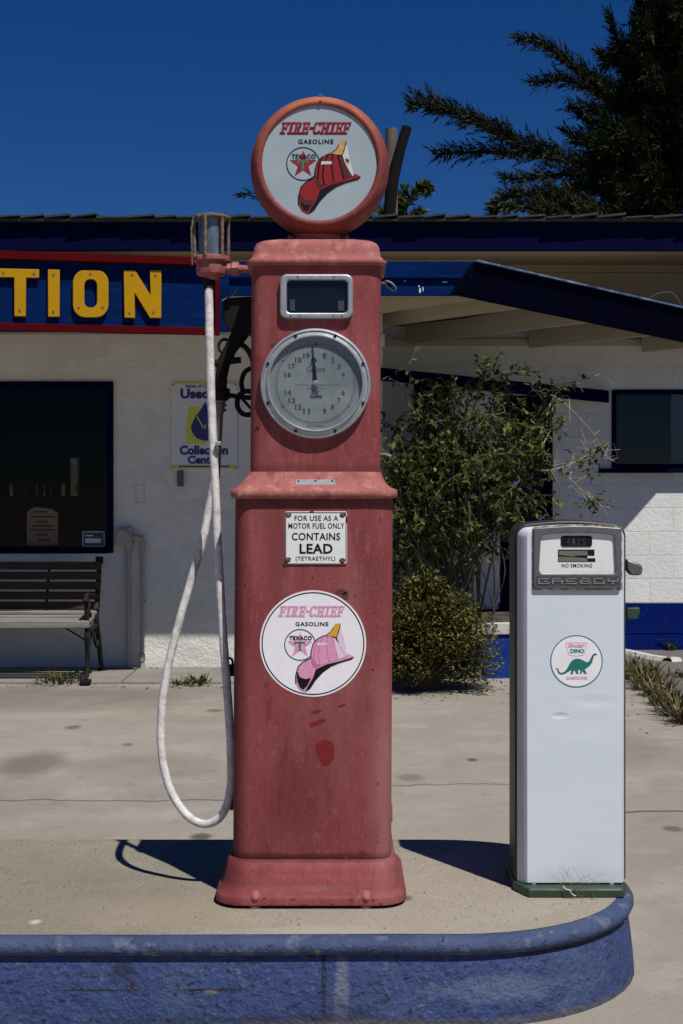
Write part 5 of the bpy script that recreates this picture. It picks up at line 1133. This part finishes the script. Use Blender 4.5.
random.seed(44)
def scatter(name, m, n, pick, s0, s1, flat):
    mb = MB()
    for k in range(n):
        x, y, z = pick(); r = random.uniform(s0, s1)
        if flat: leaf(mb, Vector((x,y,z+.006)), Vector((math.cos(k),math.sin(k),random.uniform(-.05,.3))), Vector((0,0,1)), r, r*.25)
        else:
            a = random.random()*6; q = [Vector((x+r*math.cos(a+i*2.1)*random.uniform(.6,1), y+r*math.sin(a+i*2.1)*random.uniform(.6,1), z)) for i in range(3)]+[Vector((x,y,z+r*.8))]; mb.add(q, [(0,1,3),(1,2,3),(2,0,3)])
    return tag(mb.build(name, m, recalc=False), kind='stuff')
scatter('leaf_litter', M['weed'], 260, lambda: random.choice([(random.gauss(.75,.4), random.gauss(10.75,.25), 0), (random.uniform(-4,.3), 12.36-abs(random.gauss(0,.12)), .024), (random.uniform(-3,1.2), 11.36-abs(random.gauss(0,.12)), 0), (random.uniform(1.5,3.2), random.uniform(9.0,11.5), 0)]), .02, .05, True)
scatter('grit', M['asphalt'], 420, lambda: random.choice([(random.uniform(-2.5,.85), random.uniform(4.08,5.1), .25) if random.random() < .8 else (.33+random.uniform(-.1,.5)*.9, random.uniform(4.1,4.9), .25), (random.uniform(-3,3), random.uniform(5.4,11), 0)]), .002, .006, False)
# ------------------------------------------------------------------ cypress behind the roof
random.seed(31)
TD = 27.0
cy = thing('cypress_tree', 'large dark cypress with long drooping branches behind the roof at right', 'tree', (P(655,0,TD).x, TD, 0))
fo, br_, fo2 = MB(), MB(), MB()
def tuft(mb, p, d, L, w):
    """flat feathery spray: short spine with overlapping small blades"""
    d = d.normalized(); n = max(4, int(L/.05))
    for i in range(n):
        u = i/n; q = p+d*L*u+rv()*.015
        for s in (-1, 1):
            side = d.cross(Vector((0,1,0))+rv()*.7); side.normalize()
            ld = (d*.9+side*s*random.uniform(.35,.9)+rv()*.25).normalized(); l = w*(1.15-.55*u)*random.uniform(.7,1.3)
            leaf(mb, q, ld, rv(), l, l*.15)
    leaf(mb, p+d*L*.8, d, rv(), w*1.9, w*.15)
def limb(pts, r, dens=1.0, mb=None, tl=.36, thick=.22, mbk=None):
    mb = mb or fo; mbk = mbk or br_; P3 = [P(x, y, d) for x, y, d in pts]; pth = spline(P3, 8); n = len(pth)
    mbk.tube(pth, [r*(1-.85*i/n)+.008 for i in range(n)], 5)
    for i in range(2, n):
        u = i/n; d = (pth[i]-pth[i-1]).normalized(); seg = (pth[i]-pth[i-1]).length; k = max(1, int(seg*48*dens))
        for _ in range(k):
            q = pth[i-1].lerp(pth[i], random.random()); up = random.choice((1,1,-.8)); o = (d*random.uniform(.7,1.2)+Vector((0,0,.55*up))+rv()*.4).normalized()
            th = thick*(1.15-1.0*u); tuft(mb, q+rv()*th*random.random(), o, tl*random.uniform(.5,1.15)*(1.1-.55*u), .105)
dv = lambda: TD+random.uniform(-1.3,1.3)
limb([(650,190,TD),(600,172,TD-.4),(555,156,TD-.9),(510,140,TD-1.2),(475,122,TD-1.5),(445,110,TD-1.6),(412,106,TD-1.6)], .06, 1.35)
limb([(520,142,TD-1.2),(495,128,TD-1.2),(460,112,TD-1.3),(432,100,TD-1.3),(418,96,TD-1.3)], .05, 1.0, thick=.14)
limb([(560,158,TD-.9),(520,154,TD-1.1),(480,152,TD-1.2),(438,154,TD-1.2)], .05, 1.1, thick=.12)
limb([(640,110,TD),(605,90,TD-.3),(580,72,TD-.5),(555,52,TD-.7),(538,42,TD-.8),(520,40,TD-.8)], .09, 1.3, thick=.2)
limb([(620,105,TD),(585,85,TD-.5),(560,80,TD-.6),(534,84,TD-.6)], .05, 1.2, thick=.12)
limb([(620,180,TD),(570,174,TD-.3),(535,178,TD-.4),(504,179,TD-.4)], .05, 1.2, thick=.1)
limb([(630,150,TD),(600,135,TD),(585,118,TD),(570,108,TD)], .05, 1.3, thick=.14)
limb([(630,165,TD),(600,152,TD),(580,140,TD),(566,133,TD)], .05, 1.3, thick=.14)
limb([(660,70,TD),(640,55,TD),(620,42,TD),(609,18,TD)], .07, 1.4); limb([(660,60,TD),(640,30,TD),(640,5,TD),(648,-12,TD)], .07, 1.4)
limb([(650,90,TD),(625,70,TD),(608,58,TD)], .06, 1.3); limb([(650,80,TD),(630,62,TD),(618,48,TD),(607,66,TD)], .05, 1.3)
for pts in ([(600,222,24.6),(560,205,24.5),(530,195,24.4),(505,198,24.4),(492,215,24.4)],[(600,225,24.6),(570,200,24.5),(548,188,24.4)],[(560,225,24.6),(530,208,24.5),(510,207,24.4),(496,213,24.4)],[(590,230,24.5),(560,214,24.4),(535,205,24.4)]): limb(pts, .04, 1.4, fo2, .30, .12)
for k in range(120):
    y = random.uniform(-40,232); lx = 612 if y < 60 else (585 if y < 120 else 565); 
    if random.random() < .7: ex = random.uniform(lx, 690)
    else: ex = random.uniform(690, 790)
    sx = random.uniform(640,690); d0 = dv(); limb([(sx, y+random.uniform(10,30), TD), ((sx+ex)/2, y+random.uniform(-2,14), (TD+d0)/2), (ex, y+random.uniform(-26,2), d0)], .05, 1.7, thick=.20 if ex < 625 else .42, tl=.42)
mb = MB(); mb.tube(spline([(P(655,0,TD).x,TD,-.2), (P(650,0,TD).x,TD,3), P(655,60,TD), P(668,-60,TD), P(672,-160,TD)], 6), [.45-.4*i/24 for i in range(25)], 10); mb.build('trunk', M['cypbark'], cy)
br_.build('branches', M['cypbark'], cy, recalc=False); fo.build('foliage', M['cyp'], cy, recalc=False); fo2.build('browned_foliage', M['cyp2'], cy, recalc=False)
# far tree whose twig tips show beside the globe
random.seed(77)
ft = thing('cypress_tree', 'distant tree mostly hidden behind the round globe, only twig tips showing', 'tree', (P(310,0,30).x,30,0))
a_, b_ = MB(), MB()
for pts in ([(310,215,30),(285,206,30),(262,199,30),(241,193,30)],[(320,215,30),(350,205,30),(378,212,30)],[(305,222,30),(300,205,30),(310,190,30)]): limb(pts, .03, .45, a_, .22, .06, b_)
b_.tube([(P(310,0,30).x,30,-.2), P(312,250,30), P(310,200,30)], [.25,.15,.05], 8); b_.build('branches', M['cypbark'], ft, recalc=False); a_.build('foliage', M['cyp'], ft, recalc=False)
# post and leaning limb behind the roof
PD = 17.5
mb = MB(); a = P(391,222,PD); mb.tube([(a.x,PD,0), (a.x,PD,a.z), (P(391.5,0,PD).x,PD,P(0,129,PD).z)], [.085,.085,.075], 10, smooth=True)
tag(mb.build('wooden_post', M['post_wood'], sharp=50), 'weathered grey wooden post standing behind the roof beside the globe', 'post')
mb = MB(); mb.tube([P(384,300,PD-.15), P(390,205,PD-.15), P(393,180,PD-.15), P(400,150,PD-.15), P(407,127,PD-.15)], [.08,.075,.07,.065,.062], 8)
tag(mb.build('leaning_limb', M['dark_wood'], sharp=50), 'dark bare limb leaning across the grey wooden post', 'limb')
random.seed(13)
yk = thing('yucca_plant', 'small dark spiky plant showing over the roof beside the wooden post', 'plant', (P(404,0,18).x,18,0))
st, lf = MB(), MB()
for pts in ([(402,235),(404,212),(410,200),(418,190),(425,186),(427,190)],[(402,235),(402,205),(405,190)],[(402,230),(399,210),(397,198)],[(400,235),(392,218),(382,212)],[(404,232),(412,215),(420,212)]):
    pp = spline([P(x, y, 18) for x, y in pts], 5); st.tube(pp, .03, 6)
    for i in range(3, len(pp)):
        d = (pp[i]-pp[i-1]).normalized()
        for _ in range(8): leaf(lf, pp[i], (d*.8+rv()*.8).normalized(), rv(), random.uniform(.08,.15), .022)
st.tube([(P(402,0,18).x,18,0), P(402,235,18)], .05, 6); st.build('stem', M['dark_wood'], yk, recalc=False); lf.build('foliage', M['leaf'], yk, recalc=False)
